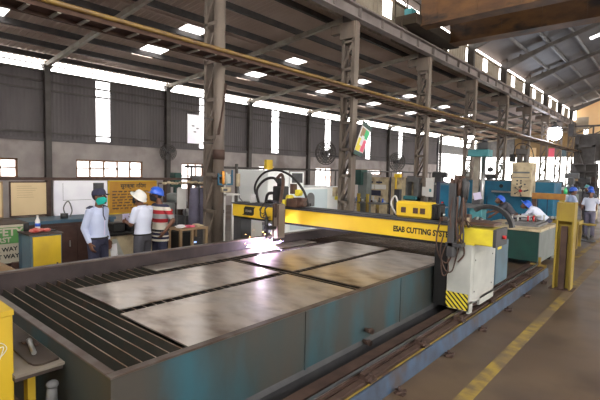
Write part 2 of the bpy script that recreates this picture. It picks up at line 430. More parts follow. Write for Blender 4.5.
# roofs
def rz(x): return 6.45+.1*(x-XW)+.0
cuts=[(-17.2,-15.75),(-14.85,-13.15)]
bands=[(-20.2,-17.2,0),(-17.2,-15.75,1),(-15.75,-14.85,0),(-14.85,-13.15,1),(-13.15,-8.3,0)]
mids=[3.98+BAY*k for k in range(-1,9)]
r=MB()
def rf(x0,x1): return lambda t:[(x0,rz(x0)+t),(x1,rz(x1)+t)]
for x0,x1,c in bands:
    if not c: corr_sheet(r,-5,57,rf(x0,x1),.20,.05)
    else:
        ya=-5
        for mY in mids+[None]:
            yb=57 if mY is None else mY-.46
            corr_sheet(r,ya,yb,rf(x0,x1),.20,.05)
            if mY is not None: ya=mY+.46
for xs in (-17.2,-15.75,-14.85,-13.15): r.box(xs-.07,xs+.07,-5,57,rz(xs)-.012,rz(xs)+.07)
struct('ceiling_aisle', r, 'roof')
rowname=['the wall-side row','the column-side row']
for k,mY in enumerate(mids):
    for j,(x0,x1) in enumerate(cuts):
        s=MB(); s.add([(x0,mY-.48,rz(x0)+.02),(x1,mY-.48,rz(x1)+.02),(x1,mY+.48,rz(x1)+.02),(x0,mY+.48,rz(x0)+.02),
                       (x0,mY-.48,rz(x0)+.03),(x1,mY-.48,rz(x1)+.03),(x1,mY+.48,rz(x1)+.03),(x0,mY+.48,rz(x0)+.03)],
                      [(0,1,2,3),(7,6,5,4),(0,4,5,1),(1,5,6,2),(2,6,7,3),(3,7,4,0)])
        solo('roof_skylight',s,'glowing skylight panel in the aisle roof, %s, roof bay %s'%(rowname[j],['behind the viewer','at top left','second from left','third from left','fourth','fifth','sixth','seventh','eighth','farthest'][k]),'skylight','glass','skylights in the aisle roof',((x0+x1)/2,mY,rz(x0)))
# scattered far translucent sheets
for k,(x,y,wx,wy) in enumerate([(-18.4,43,.9,1.6),(-11.8,35,.8,1.6),(-11.6,46,.9,1.6),(-18.3,49,.8,3.6),(-10.6,51,.8,2.6)]):
    pass
px = [-19.3,-17.9,-16.5,-15.2,-13.8,-12.4,-11.0,-9.6]
for i,x in enumerate(px):
    b=MB(); b.box(x-.035,x+.035,-5,57,rz(x)-.20,rz(x)-.005); b.box(x-.035,x+.07,-5,57,rz(x)-.21,rz(x)-.19)
    solo('roof_purlin',b,'long dark steel purlin under the aisle roof, %s'%(['nearest the left wall','second from the left wall','third from the left wall','fourth from the left wall','fourth back from the crane girder','third back from the crane girder','second back from the crane girder','nearest the crane girder'][i]),'purlin','purlin','purlins under the aisle roof',(x,26,rz(x)-.2))
for k in range(-1,10):
    y=6.75+BAY*k
    b=MB()
    xa,xb=XW+.1,-8.75
    b.bar((xa,y,6.13),(xb,y,rz(xb)-.32),.14,.16)
    for t in (.5,):
        b.bar((xa+5.2,y-.1,rz(xa+5.2)-.3),(xa+5.2,y+.1,rz(xa+5.2)-.3),.14,.22)
    b.box(xa-.1,xa+.1,y-.08,y+.08,6.05,6.3)
    for x in px: 
        zr=6.13+(rz(xb)-.32-6.13)*(x-xa)/(xb-xa)
        b.box(x-.05,x+.05,y-.04,y+.04,zr,rz(x)-.2)
    solo('roof_rafter',b,'pale sloping pipe rafter of the aisle roof, %s'%(['behind the viewer','over the six-pane window','passing behind the nearest lattice column','third from the left','fourth from the left','fifth from the left','sixth from the left','seventh from the left','eighth from the left','ninth from the left','at the far end'][k+1]),'rafter','rafter','rafters of the aisle roof',(xa,y,6.05))

# hall roof and clerestory
ZE=9.15; XE=-8.55
def hz(x): return ZE+.33*(x-XE) if x<6 else ZE+.33*(6-XE)-.33*(x-6)
skl=[]
r=MB()
def q4(mb,x0,x1,y0,y1):
    vs=[(x0,y0,hz(x0)),(x1,y0,hz(x1)),(x1,y1,hz(x1)),(x0,y1,hz(x0))]; vs+=[(x,y,z+.05) for x,y,z in vs]
    mb.add(vs,[(0,1,2,3),(7,6,5,4),(0,4,5,1),(1,5,6,2),(2,6,7,3),(3,7,4,0)])
q4(r,-8.9,-4.6,-4,52.15); q4(r,-2.9,6,-4,52.15); q4(r,6,16,-4,52.15)
ya=-4
hs=[]
for k in range(8):
    y=4.0+BAY*k+BAY; hs.append(y); q4(r,-4.6,-2.9,ya,y-.3); ya=y+.3
q4(r,-4.6,-2.9,ya,52.15)
struct('ceiling_hall', r, 'roofhall')
for i,y in enumerate(hs):
    s=MB(); q4(s,-4.65,-2.85,y-.32,y+.32)
    solo('hall_skylight',s,'narrow bright skylight strip in the high hall roof, %s'%(['nearest the viewer, hidden by the crane','second, behind the crane','third, above the crane girders','fourth, close over the crane','fifth, at the upper right edge','sixth, lower at the right edge','seventh along','eighth along','farthest'][i]),'skylight','glass','skylights in the hall roof',(-3.75,y,hz(-3.75)))
for i,x in enumerate((-7.3,-6.2,-5.0,-3.6,-2.0,.5,3,5.6)):
    b=MB(); b.box(x-.04,x+.04,-4,52,hz(x)-.2,hz(x)-.01)
    solo('hall_purlin',b,'grey purlin running along the high hall roof, %s'%(['just above the clerestory','second above the clerestory','third above the clerestory','fourth above the clerestory','fifth above the clerestory','sixth above the clerestory','seventh above the clerestory','at the ridge'][i]),'purlin','mgrey','purlins under the hall roof',(x,26,hz(x)))
for k in range(-1,9):
    y=YC0-.13+BAY*k
    b=MB()
    b.box(-8.72,-8.40,y-.12,y+.12,7.0,9.25)
    b.prism([(-8.72,8.75),(-8.40,8.55),(-7.4,hz(-7.4)-.55),(-6.2,hz(-6.2)-.40),(6,hz(6)-.40),(6,hz(6)-.2),(-8.72,hz(-8.72)-.18)],y-.09,y+.09)
    b.box(-7.7+0,-7.6,y-.09,y+.09,hz(-7.6)-.3,hz(-7.6)-.1)
    solo('portal_frame',b,'dark wall stub and rafter of the hall roof, %s'%(['behind the viewer','first, above the nearest column','second, hidden by the crane','third, hidden by the crane','first clear of the crane','second clear of the crane','third clear of the crane','fourth clear of the crane','fifth clear of the crane','last before the end wall','at the end wall'][k+1]),'roof frame','steeldark','portal frames of the hall roof',(-8.56,y,7.0))
# clerestory cladding with gaps
c=MB()
for k in range(-1,10):
    y0=YC0+BAY*k
    for a,d in ((.10,2.40),(3.02,5.32)):
        if y0+d>52.5: continue
        corr_sheet(c,y0+a,y0+d,lambda t:[(-8.78-t,7.2),(-8.78-t,8.72)],.30,.035)
for z in (7.9,8.72): c.box(-8.78,-8.68,-4,52,z-.04,z+.04)
struct('wall_clerestory', c, 'cream_sheet')

# crane girder
for k in range(-1,10):
    y0=YC0-.13+BAY*k
    if y0>50: continue
    y1=min(y0+BAY-.02,52)
    b=MB()
    b.box(-8.38,-8.02,y0,y1,7.38,7.43); b.box(-8.34,-8.06,y0,y1,7.02,7.06); b.box(-8.23,-8.17,y0,y1,7.05,7.39)
    for j in range(5): b.box(-8.33,-8.07,y0+.03+j*1.37,y0+.045+j*1.37,7.05,7.39)
    g=thing('crane_girder','grey riveted crane runway girder resting on the lattice columns, %s'%(['behind the viewer','span right of the nearest column','second span','third span','fourth span','fifth span','sixth span','seventh span','eighth span','ninth span','last span'][k+1]),'girder',(-8.2,y0,7.02),'crane runway girders')
    build('beam',b,g,'girder')
    b=MB(); b.box(-8.24,-8.16,y0,y1,7.43,7.50); build('rail',b,g,'rust')
# lattice columns
def lattice(k):
    y1=YC0+BAY*k; y0=y1-.26; xf=XC; xb=XC-.52
    lab=['nearest and thickest, left of the cutting gantry logo','second from the left, carrying the colour poster','third from the left, right of the pale fans','fourth from the left, left of the teal drill head','fifth, behind the beige machine head','sixth, right of the beige machine head','seventh, below the bright lamp','eighth, right of the bright lamp','ninth, by the far end','tenth, against the end wall'][k]
    t=thing('lattice_column','latticed steel building column, '+lab,'column',(XC-.26,y0+.13,0),'lattice columns')
    a=MB(); a.box(xf-.03,xf,y0,y1,.0,7.0); a.box(xf-.12,xf-.03,y0,y0+.02,0,7.0); a.box(xf-.12,xf-.03,y1-.02,y1,0,7.0)
    if k==0: a=MB(); a.tube([(xf-.1,y0+.13,0),(xf-.1,y0+.13,7.0)],.13,16)
    ch=build('channel',a,t,'steelcol')
    a=MB(); a.box(xb,xb+.03,y0,y1,.0,7.0); a.box(xb+.03,xb+.10,y0,y0+.02,0,7.0); a.box(xb+.03,xb+.10,y1-.02,y1,0,7.0)
    build('channel',a,t,'steelcol')
    z=.2;n=0
    l=MB(); l2=MB()
    while z<6.2:
        z2=z+.88
        for yy,lx in ((y0+.012,l),(y1-.012,l2)):
            lx.box(xb,xf-.03,yy-.012,yy+.012,z-.04,z+.04)
            lx.bar((xb+.05,yy,z),(xf-.06,yy,z2),.065,.02,(0,1,0))
        z=z2
    l.box(xb,xf-.03,y0,y1,z-.04,z+.04)
    build('lacing',l,t,'steelcol'); build('rear_lacing',l2,t,'steeldark')  # rear lacing in darker steel paints in the shade inside the column
    a=MB(); a.box(xb-.05,xf-.03,y0-.05,y1+.05,6.45,6.98); a.box(xb-.5,xb-.05,y0+.03,y1-.03,6.7,6.98); build('cap',a,t,'steelcol')
    a=MB(); a.box(xb-.12,xf+.1,y0-.1,y1+.1,0,.05); build('base_plate',a,t,'steeldark')
    if k==0:
        a=MB(); a.tube([(xf-.1,y0+.13,2.32),(xf-.1,y0+.13,2.55)],.145,16); a.tube([(xf-.1,y0+.13,1.85),(xf-.1,y0+.13,1.9)],.15,16); build('collar',a,t,'rust')
        a=MB(); a.bar((xf+.02,y0+.02,2.9),(xf+.02,y0+.22,4.1),.02,.09,(1,0,0)); build('cable_cover',a,t,'rust')
for k in range(9): lattice(k)

# cable tray along the columns
t=thing('cable_tray','long rusty ladder cable tray with a yellow tube, strung across the lattice columns','cable tray',(-7.9,20,4.5))
b=MB(); b.tube([(-7.66,-3,4.68),(-7.66,57,4.66)],.045,10); build('tube',b,t,'tray_y')
b=MB()
b.box(-7.72,-7.68,-3,57,4.56,4.66); b.box(-8.16,-8.13,-3,57,4.54,4.62); b.box(-8.13,-8.07,-3,57,4.54,4.555)
b.box(-8.13,-7.70,-3,57,4.615,4.63)
build('ladder',b,t,'tray')
rest=MB()
for k in range(132):
    y=-1.65+k*.45
    if k<96: b=MB(); b.box(-8.13,-7.70,y-.028,y+.028,4.545,4.575); build('rung',b,t,'rafter')
    else: rest.box(-8.13,-7.70,y-.028,y+.028,4.545,4.575)
stuff(build('far_rungs',rest,t,'rafter'))
for k in range(9):
    b=MB(); y=YC0-.13+BAY*k; b.box(-8.20,-7.62,y-.03,y+.03,4.50,4.54); build('bracket',b,t,'rust')

# horizontal rail carrying the notice boards and side wall pipe
b=MB(); b.box(-10.06,-9.98,1.8,7.0,1.78,1.84)
for y in (2.52,3.45,6.95,6.2): b.box(-10.05,-9.99,y-.03,y+.03,0,1.80)
solo('board_rail',b,'dark steel rail on posts that carries the notice boards at left','rail','rust',None,(-10.02,4.4,0))
b=MB(); b.tube([(-14.0,9.5,2.16),(-14.0,31,2.16)],.045,8)
for y in (9.8,13.6,19,25,30.8): b.tube([(-14.0,y,0),(-14.0,y,2.16)],.035,8)
solo('pipe_rail',b,'long thin dark pipe rail on posts behind the white machine','rail','steeldark',None,(-14,20,0))

# crane bridge
t=thing('overhead_crane','rusty yellow-brown overhead travelling crane bridge crossing the hall at upper right','crane',(-2,16.2,7.5))
for (y0,y1) in ((15.35,15.8),(18.05,18.6)):
    b=MB(); b.box(-7.6,12,y0,y1,7.62,8.55); b.box(-7.6,12,y0-.06,y1+.06,7.54,7.62); b.box(-7.6,12,y0-.06,y1+.06,8.55,8.62)
    for j in range(14): b.box(-7+j*1.4,-6.95+j*1.4,y0-.02,y1+.02,7.62,8.55)
    build('bridge_girder',b,t,'crane')
b=MB(); b.box(-8.42,-7.55,14.9,19.0,7.56,7.92); b.box(-8.3,-8.1,14.8,15.3,7.50,7.8); b.box(-8.3,-8.1,18.6,19.1,7.50,7.8); build('end_carriage',b,t,'cranedark')
b=MB(); b.box(-7.5,12,15.8,17.0,8.35,8.40); build('walkway',b,t,'cranedark')
b=MB()
for y in (14.95,15.9,17.0): b.tube([(-8.45,y,7.9),(-8.45,y,9.0)],.03,6)

b.tube([(-8.45,14.95,9.0),(-8.45,17,9.0)],.025,6); b.tube([(-8.45,14.95,8.5),(-8.45,17,8.5)],.025,6);b.tube([(-8.45,14.95,9.0),(-8.45,17,8.1)],.02,6)
build('railing',b,t,'cranedark')
b=MB(); b.box(-8.2,-7.9,15.2,15.6,7.92,8.25); build('motor',b,t,'teal')
b=MB(); b.prism([(-7.3,7.62),(-6.7,7.62),(-6.85,7.2),(-7.1,7.2)],15.9,16.6) if False else b.box(1,2,16,18,8.62,9.3); build('hoist',b,t,'cranedark')
# second far crane truss
t=thing('far_crane','distant lattice crane bridge in front of the cream end wall','crane',(2,48,6))
b=MB()
b.box(-7.9,12,48,48.2,6.75,6.9); b.box(-7.9,12,48,48.2,5.95,6.1)
for j in range(12): b.bar((-7.8+j*1.6,48.1,6.05),(-6.2+j*1.6,48.1,6.8),.09,.09); b.box(-6.3+j*1.6,-6.18+j*1.6,48,48.2,6.0,6.9)
b.box(-8.1,-7.7,47.4,48.8,5.9,7.0)
build('truss',b,t,'steeldark')
t=thing('end_bracing','dark cross-braced steel frame beside the far doorway','bracing',(-7.3,50,0))
b=MB(); b.box(-7.9,-7.6,50,50.2,0,6); b.box(-6.5,-6.25,50,50.2,0,5.2); b.box(-7.9,-6.25,50,50.2,5.0,5.25); b.box(-7.9,-6.25,50,50.2,2.6,2.8)
b.bar((-7.7,50.1,4.9),(-6.4,50.1,.4),.2,.14); build('frame',b,t,'steeldark')
b=MB(); b.bar((-7.8,50.3,2.7),(-6.5,50.3,.8),.14,.25); build('pale_brace',b,t,'tan')

# hall lamp
t=thing('floodlight','blazing round high-bay flood lamp hung below the crane girder at right','lamp',(-7.75,39.9,5.1))
b=MB(); b.ell((-7.75,39.9,5.5),(.5,.5,.5),20,14); build('bulb',b,t,glow('lamp_glow',(.80,.86,1.0),60.0))
b=MB(); b.lathe((-7.75,39.9,5.9),[(.08,.5),(.12,.35),(.45,.08),(.43,.08),(.1,.33)],20); build('reflector',b,t,'mgrey')
b=MB(); b.bar((-8.2,39.9,6.35),(-7.7,39.9,6.35),.05,.05); build('bracket',b,t,'steeldark')
t=thing('small_floodlight','small bright lamp glinting beside the fourth lattice column','lamp',(-8.0,23.3,3.4))
b=MB(); b.ell((-7.95,22.0,3.95),(.14,.14,.12),14,10); build('bulb',b,t,glow('lamp_glow_small',(.9,.93,1.0),25.0))
b=MB(); b.bar((-8.22,23.08,4.12),(-7.95,22.0,4.12),.04,.04); b.lathe((-7.95,22.0,4.1),[(.05,.05),(.16,-.1),(.15,-.1)],14); build('bracket',b,t,'steeldark')
# ============================================================ CUTTING TABLE
t=thing('cutting_tank','long steel water tank of the plasma cutting table with blue-green patina outside','cutting table',(-4.3,4.9,0))
b=MB(); b.box(-2.625,-2.575,1.22,8.6,0.0,.79)
b.box(-5.46,-5.40,1.22,8.6,0,.925); b.box(-5.40,-2.625,1.22,1.27,0,.79); b.box(-5.40,-2.625,8.55,8.6,0,.79)
for k in range(1,4): b.box(-2.575,-2.566,1.22+k*1.86,1.24+k*1.86,.14,.78)
build('tank_wall',b,t,'tank')
b=MB(); b.box(-2.632,-2.565,1.21,8.61,.785,.802,.004); b.box(-5.475,-5.38,1.21,8.61,.925,.942,.004); b.box(-5.38,-2.632,1.21,1.275,.785,.802,.004); b.box(-5.38,-2.65,8.53,8.62,.785,.805,.004)
build('lip',b,t,'tank_lip')
b=MB(); b.box(-2.64,-2.626,1.27,8.55,.30,.784); b.box(-5.40,-5.385,1.27,8.55,.3,.924); b.box(-5.385,-2.64,1.27,1.285,.3,.784); b.box(-5.385,-2.64,8.53,8.55,.3,.784)
build('lining',b,t,'tank_in')
b=MB(); b.box(-5.385,-2.64,1.285,8.53,.0,.42); build('sludge_bed',b,t,'sludge')
b=MB(); b.prism([(-2.575,.0),(-2.545,.0),(-2.545,.18),(-2.575,.22)],1.22,8.6); build('skirt',b,t,'dgrey')
for k in range(67):
    y=1.39+k*.106
    b=MB(); dy=random.uniform(-.012,.012); h=.16
    b.bar((-6.0,y+dy,.70),(-2.66,y-dy,.70),.008,h) if False else None
    ang=math.radians(14+random.uniform(-5,5)); s_,c_=math.sin(ang),math.cos(ang)
    zt=.762; th=.007
    poly=[(y,zt),(y+th,zt),(y+th-h*s_,zt-h*c_),(y-h*s_,zt-h*c_)]
    b.use('slat'); b.prism(poly,-5.375,-2.66,'yz'); b.use('slat_edge'); b.prism([(y-.001,zt),(y+th+.001,zt),(y+th+.001,zt+.004),(y-.001,zt+.004)],-5.375,-2.66,'yz'); build('slat',b,t)
b=MB()
for x in (-5.3,-4.7,-3.9,-2.85): b.box(x-.01,x+.01,1.32,8.5,.42,.62)
build('slat_support',b,t,'tank_in')
for (y,z) in ((4.13,.33),(4.10,.205)):
    b=MB(); b.tube([(-2.57,y,z),(-2.47,y,z)],.024,10); b.tube([(-2.49,y,z),(-2.47,y,z)],.035,6); b.box(-2.51,-2.49,y-.05,y+.02,z-.008,z+.03)
    build('drain_stub',b,t,'rust')

def plate(name,x0,x1,y0,y1,z,label,m='plate',rot=0,grp='steel sheets on the cutting table'):
    b=MB(); R=Matrix.Rotation(rot,3,'Z'); c=Vector(((x0+x1)/2,(y0+y1)/2,z+.006)); b.ob((0,0,0),(x1-x0,y1-y0,.012),None)
    o=build(name,b,None,m); o.location=c; o.rotation_euler=(0,0,rot); o['label']=label; o['category']='steel plate'; o['group']=grp; ORG[o.name]=Vector((0,0,0)); return o
ZP=.770
plate('steel_sheet',-4.81,-3.84,1.90,4.05,ZP,'grey steel sheet nearest the left front, its corner beside the bare slats','plate',.004)
plate('steel_sheet',-3.71,-2.66,1.85,4.04,ZP,'grey steel sheet at the right front, along the near tank edge','plate',-.003)
plate('steel_sheet',-4.80,-3.77,4.21,6.72,ZP,'grey steel sheet at the left back, nearest the sparks','plate',.003)
plate('steel_sheet',-3.64,-2.66,4.21,6.60,ZP,'grey steel sheet at the right back, reaching under the gantry text','plate',.002)
plate('steel_offcut',-5.33,-5.02,2.96,6.3,ZP,'narrow steel offcut strip between the sheets and the back tank wall','plate',.012)
M['litter']=M['steel']
b=MB(); b.prism([(-5.0,0),(-4.85,.0),(-4.86,.012),(-4.98,.012)],1.42,1.50) 
solo('bright_scrap',b,'small shiny metal scrap lying between the slats near the front left','scrap','steel',None,None).location=(.7,.3,.43)

# rail bed
t=thing('rail_bed','low blue painted rail bed with a rusty gantry rail beside the tank','rail',(-2.2,5.5,0))
b=MB(); b.box(-2.36,-1.99,.2,10.3,0,.17); b.prism([(-1.99,0),(-1.955,0),(-1.975,.18),(-1.99,.18)],.2,10.3); build('bed',b,t,'bedblue')
b=MB(); b.box(-2.36,-2.235,.2,10.3,.17,.215); b.box(-2.235,-2.0,.2,10.3,.17,.178); b.box(-2.105,-2.045,.2,10.3,.178,.20); build('base_strip',b,t,'rust')
b=MB(); b.box(-2.20,-2.13,.2,10.3,.178,.19); b.box(-2.175,-2.155,.2,10.3,.19,.225); build('rail',b,t,'rust')
b=MB(); b.box(-2.182,-2.148,.2,10.3,.225,.24); build('rail_head',b,t,'railtop')
b=MB(); b.box(-2.012,-1.998,.2,10.3,.178,.186); build('side_strip',b,t,'yold')
for y in (1.2,2.3,3.38,4.5,5.6,6.8,8.0,9.1):
    b=MB(); b.box(-2.12,-1.99,y-.06,y+.06,.19,.215); b.box(-2.11,-2.06,y-.055,y+.055,.215,.25); b.box(-2.04,-2.0,y-.09,y-.02,.215,.245); b.cyl((-2.03,y,.24),.018,.05); build('clamp',b,t,'rust')
b=MB(); b.box(-2.3,-2.0,10.2,10.28,.17,.24); b.tube([(-2.13,10.25,.2),(-2.13,10.25,.38)],.03,8); build('end_stop',b,t,'yold')
for k,y in enumerate((2.5,3.68,4.85,5.98,7.15,8.24,9.5)):
    b=MB(); b.box(-1.93,-1.83,y-.03,y+.03,0,.012); b.cyl((-1.89,y,.035),.014,.07); b.bar((-1.9,y-.05,.02),(-1.84,y+.04,.035),.02,.02); b.bar((-1.94,y+.03,.02),(-1.86,y-.01,.05),.015,.015)
    solo('floor_anchor',b,'dark anchor bolt in the floor beside the rail bed, %s'%(['below the picture','at the bottom edge','second from the bottom edge','opposite the hazard stripes','opposite the white cabinet','beyond the white cabinet','nearest the yellow post'][k]),'anchor','rust','floor anchors',(-1.88,y,0))

# ============================================================ GANTRY
GY=5.8
t=thing('cutting_gantry','yellow plasma cutting gantry beam with black lettering spanning the steel tank','gantry',(-4.3,GY+.15,.3))
b=MB(); b.box(-6.86,-2.18,GY,GY+.32,1.155,1.40,.006); beam=build('beam',b,t,'yellow')
b=MB(); b.box(-6.88,-2.28,GY-.015,GY+.34,1.40,1.425); b.box(-6.80,-2.3,GY+.05,GY+.30,1.425,1.445); build('top_rail',b,t,'dgrey')
b=MB(); b.box(-6.86,-2.30,GY+.03,GY+.30,1.115,1.155); build('under_rail',b,t,'black')
lt=text('lettering','ESAB CUTTING SYSTEM',.112,'black',beam,(-3.18,GY-.001,1.235),'y-',0,.0048,'LEFT',.001,0,.91)
# logo
b=MB(); b.prism([(-6.56,1.195),(-6.27,1.195),(-6.22,1.225),(-6.22,1.335),(-6.18,1.37),(-6.47,1.37),(-6.51,1.335),(-6.51,1.225)],GY-.004,GY); logo=build('logo_mark',b,beam,'black')
text('logo_text','ESAB',.062,'bcream',logo,(-6.46,GY-.006,1.263),'y-',0,.0,'LEFT',.001,0,.17)
text('side_lettering','Xpert',.09,'hosebrown',beam,(-5.98,GY-.002,1.18),'y-',.2,.001)
# left leg + end truck
b=MB(); b.box(-6.84,-6.62,GY+.02,GY+.30,.25,1.12); b.box(-6.9,-6.5,GY-.3,GY+.7,.28,.5); build('left_leg',b,t,'dgrey')
b=MB(); b.box(-6.95,-6.45,.8,10,0,.24); b.box(-6.72,-6.68,.8,10,.24,.28); build('left_rail',b,t,'rust')
# torch carriage
b=MB(); b.box(-5.62,-5.38,GY-.10,GY,1.08,1.50,.01); build('carriage_plate',b,t,'mgrey')
b=MB(); b.box(-5.18,-5.05,GY-.52,GY-.36,.95,1.52,.008); b.bar((-5.13,GY-.38,1.25),(-5.5,GY-.02,1.25),.08,.12); build('slide_column',b,t,'steelcol')
b=MB(); b.box(-5.18,-5.165,GY-.54,GY-.52,.95,1.52); b.box(-5.065,-5.05,GY-.54,GY-.52,.95,1.52);b.box(-5.13,-5.10,GY-.55,GY-.52,1.3,1.54); build('slide_rail',b,t,'rust')
TX,TY=-5.22,GY-.64
b=MB(); b.tube([(TX,TY,1.30),(TX,TY,1.04)],.032,14); b.tube([(TX,TY,1.04),(TX,TY,.87),(TX,TY,.84)],[.024,.020,.008],14); b.box(TX-.03,TX+.12,TY-.03,TY+.14,1.10,1.15); b.box(TX-.05,TX+.05,TY-.05,TY+.05,1.00,1.03); build('torch',b,t,'black')
b=MB(); b.box(-5.68,-5.46,GY-.30,GY-.27,.90,1.15,.01); b.box(-5.68,-5.60,GY-.30,GY,1.10,1.15); build('splash_guard',b,t,'greengrey')
b=MB(); b.box(-5.78,-5.55,GY+.05,GY+.28,1.45,1.80,.02); b.cyl((-5.66,GY+.16,1.87),.075,.16); build('lifter_motor',b,t,'black')
b=MB(); b.box(-5.50,-5.36,GY-.05,GY+.16,1.45,1.56); b.cyl((-5.30,GY+.02,1.60),.06,.1,'x'); build('yellow_bracket',b,t,'yellow2')
b=MB(); b.cyl((-5.16,GY+.1,1.70),.06,.10,'y'); build('pulley',b,t,'yellow2')
b=MB(); b.box(-5.28,-5.20,GY,GY+.1,1.68,1.86); b.box(-5.30,-5.05,GY-.08,GY+.2,1.45,1.6,.01); b.cyl((-5.0,GY-.02,1.52),.05,.2,'x'); b.box(-5.15,-4.95,GY-.06,GY+.1,1.56,1.62); build('drive_unit',b,t,'hosebrown')
def hose(pts,r,m='rubber'):
    b=MB(); b.curve(pts,r,8,7); return build('hose',b,t,m)
hose([(-6.35,GY+.25,1.45),(-6.42,GY+.2,1.75),(-6.15,GY+.15,2.02),(-5.75,GY+.12,2.10),(-5.35,GY+.1,2.0),(-5.05,GY+.1,1.75),(-4.92,GY+.1,1.48)],.022)
hose([(-6.30,GY+.2,1.44),(-6.30,GY+.15,1.7),(-6.05,GY+.1,1.9),(-5.8,GY+.1,1.95),(-5.66,GY+.1,1.85)],.026)
hose([(-5.70,GY+.1,1.95),(-5.55,GY+.05,2.02),(-5.36,GY-.1,1.9),(-5.18,GY-.35,1.55)],.03,'hosebrown')
hose([(-5.45,GY-.02,1.48),(-5.62,GY-.2,1.55),(-5.6,GY-.4,1.42),(-5.40,GY-.60,1.30),(-5.24,GY-.64,1.28)],.012)
hose([(-5.45,GY-.05,1.50),(-5.50,GY-.3,1.46),(-5.35,GY-.55,1.42),(-5.22,GY-.64,1.30)],.014)
hose([(-5.95,GY-.02,1.42),(-6.0,GY-.06,1.34),(-5.9,GY-.07,1.27),(-5.8,GY-.1,1.33),(-5.82,GY-.12,1.22)],.008,'hosebrown')
hose([(-6.1,GY+.2,1.45),(-6.05,GY+.2,1.62),(-5.85,GY+.15,1.66),(-5.6,GY+.1,1.62)],.03)
b=MB(); b.box(-6.45,-6.39,GY+.1,GY+.2,1.43,1.60); build('valve_block',b,t,'white')
# cable chain on the beam
for i in range(14):
    b=MB(); x=-6.25+i*.08; b.box(x,x+.07,GY+.34,GY+.44,1.44,1.50); build('chain_link',b,t,'black')
# power box
b=MB(); b.box(-3.18,-2.62,GY+.04,GY+.28,1.445,1.685,.03); pbx=build('power_box',b,t,'yellow')
for x in (-3.08,-2.89,-2.78):
    b=MB(); b.box(x,x+.075,GY+.03,GY+.045,1.52,1.60); build('vent',b,pbx,'hosebrown')
b=MB(); b.box(-2.62,-2.50,GY+.05,GY+.27,1.45,1.67,.02); b.tube([(-2.54,GY+.02,1.50),(-2.54,GY+.02,1.62),(-2.60,GY+.03,1.66)],.012,6); build('end_cap',b,t,'black')
hose([(-3.30,GY+.3,1.45),(-3.40,GY+.3,1.62),(-3.33,GY+.3,1.74),(-3.24,GY+.25,1.62)],.014,'white')
b=MB(); b.box(-2.56,-2.50,GY+.1,GY+.2,1.44,1.56); b.box(-2.49,-2.44,GY+.05,GY+.2,1.44,1.5); build('terminal_block',b,t,'hosebrown')
# right carriage
b=MB(); b.box(-2.53,-2.345,GY+.02,GY+1.25,.27,1.12,.01); build('end_truck',b,t,'black')
b=MB(); b.box(-2.29,-2.20,GY-.16,GY-.03,1.0,1.98,.01); b.box(-2.31,-2.1,GY-.16,GY+.1,1.14,1.19); build('mast',b,t,'dgrey')
b=MB(); b.box(-2.33,-2.01,GY,GY+1.0,.36,1.17,.006); b.box(-2.325,-2.015,GY,GY+.05,.27,.38); b.box(-2.045,-2.01,GY,GY+.12,.24,.40); b.box(-2.045,-2.01,GY+.40,GY+1.0,.28,.40); cab=build('cabinet',b,t,'lgrey')
b=MB(); b.box(-2.008,-2.004,GY+.10,GY+.90,.50,1.05); sdc=build('side_cover',b,cab,'lgrey')
for (y,z) in ((GY+.14,.95),(GY+.14,.52),(GY+.85,.95),(GY+.85,.52)):
    b=MB(); b.cyl((-2.003,y,z),.012,.008,'x',8); build('screw',b,cab,'dgrey')
b=MB(); b.box(-2.33,-2.03,GY-.006,GY-.001,.28,.50); hzp=build('hazard_panel',b,cab,'black')
for i in range(7):
    x0=-2.50+i*.070
    poly=[(x0,.44),(x0+.034,.44),(x0+.17+.034,.27),(x0+.17,.27)]
    # clip properly
    def clip(poly,xm,side):
        out=[]
        for a,bb in zip(poly,poly[1:]+poly[:1]):
            ia=(a[0]-xm)*side>=0;ib=(bb[0]-xm)*side>=0
            if ia: out.append(a)
            if ia!=ib:
                tt=(xm-a[0])/(bb[0]-a[0]);out.append((xm,a[1]+(bb[1]-a[1])*tt))
        return out
    poly=[(x0,.50),(x0+.036,.50),(x0+.22+.036,.28),(x0+.22,.28)]
    poly=clip(clip(poly,-2.33,1),-2.03,-1)
    if len(poly)>2:
        b=MB(); b.prism(poly,GY-.010,GY-.006); build('hazard_stripe',b,cab,'yellow2')
b=MB(); b.box(-2.18,-1.76,GY+.02,GY+.50,1.175,1.385,.008); b.box(-2.32,-1.99,GY,GY+.1,1.165,1.19); build('control_box',b,t,'yellow2')
b=MB(); b.box(-1.762,-1.72,GY+.02,GY+.50,1.165,1.40,.006); build('control_box_end',b,t,'dgrey')
b=MB(); b.cyl((-1.70,GY+.3,1.28),.024,.04,'x',12); build('stop_button',b,t,'redbtn')
b=MB(); b.box(-2.34,-2.0,GY+1.02,GY+1.62,.44,1.09,.008); build('rear_cabinet',b,t,'bluegrey')
b=MB(); b.box(-1.998,-1.993,GY+1.06,GY+1.24,.98,1.06); build('warning_sticker',b,t,'yellow2')
b=MB(); b.tube([(-2.15,GY-.1,.30),(-2.15,GY+.0,.30)],.0,6) if False else b.cyl((-2.15,GY+.15,.31),.05,.03,'x',16); b.cyl((-2.15,GY+.85,.31),.05,.03,'x',16); build('wheel',b,t,'steeldark')
b=MB(); b.box(-2.28,-1.80,GY+.15,GY+.5,1.42,1.46); b.box(-2.2,-2.1,GY+.1,GY+.2,1.46,1.56,.01); build('top_tray',b,t,'hosebrown')
b=MB(); b.box(-2.22,-2.10,GY+.02,GY+.12,1.42,1.52); build('junction_box',b,t,'beige')
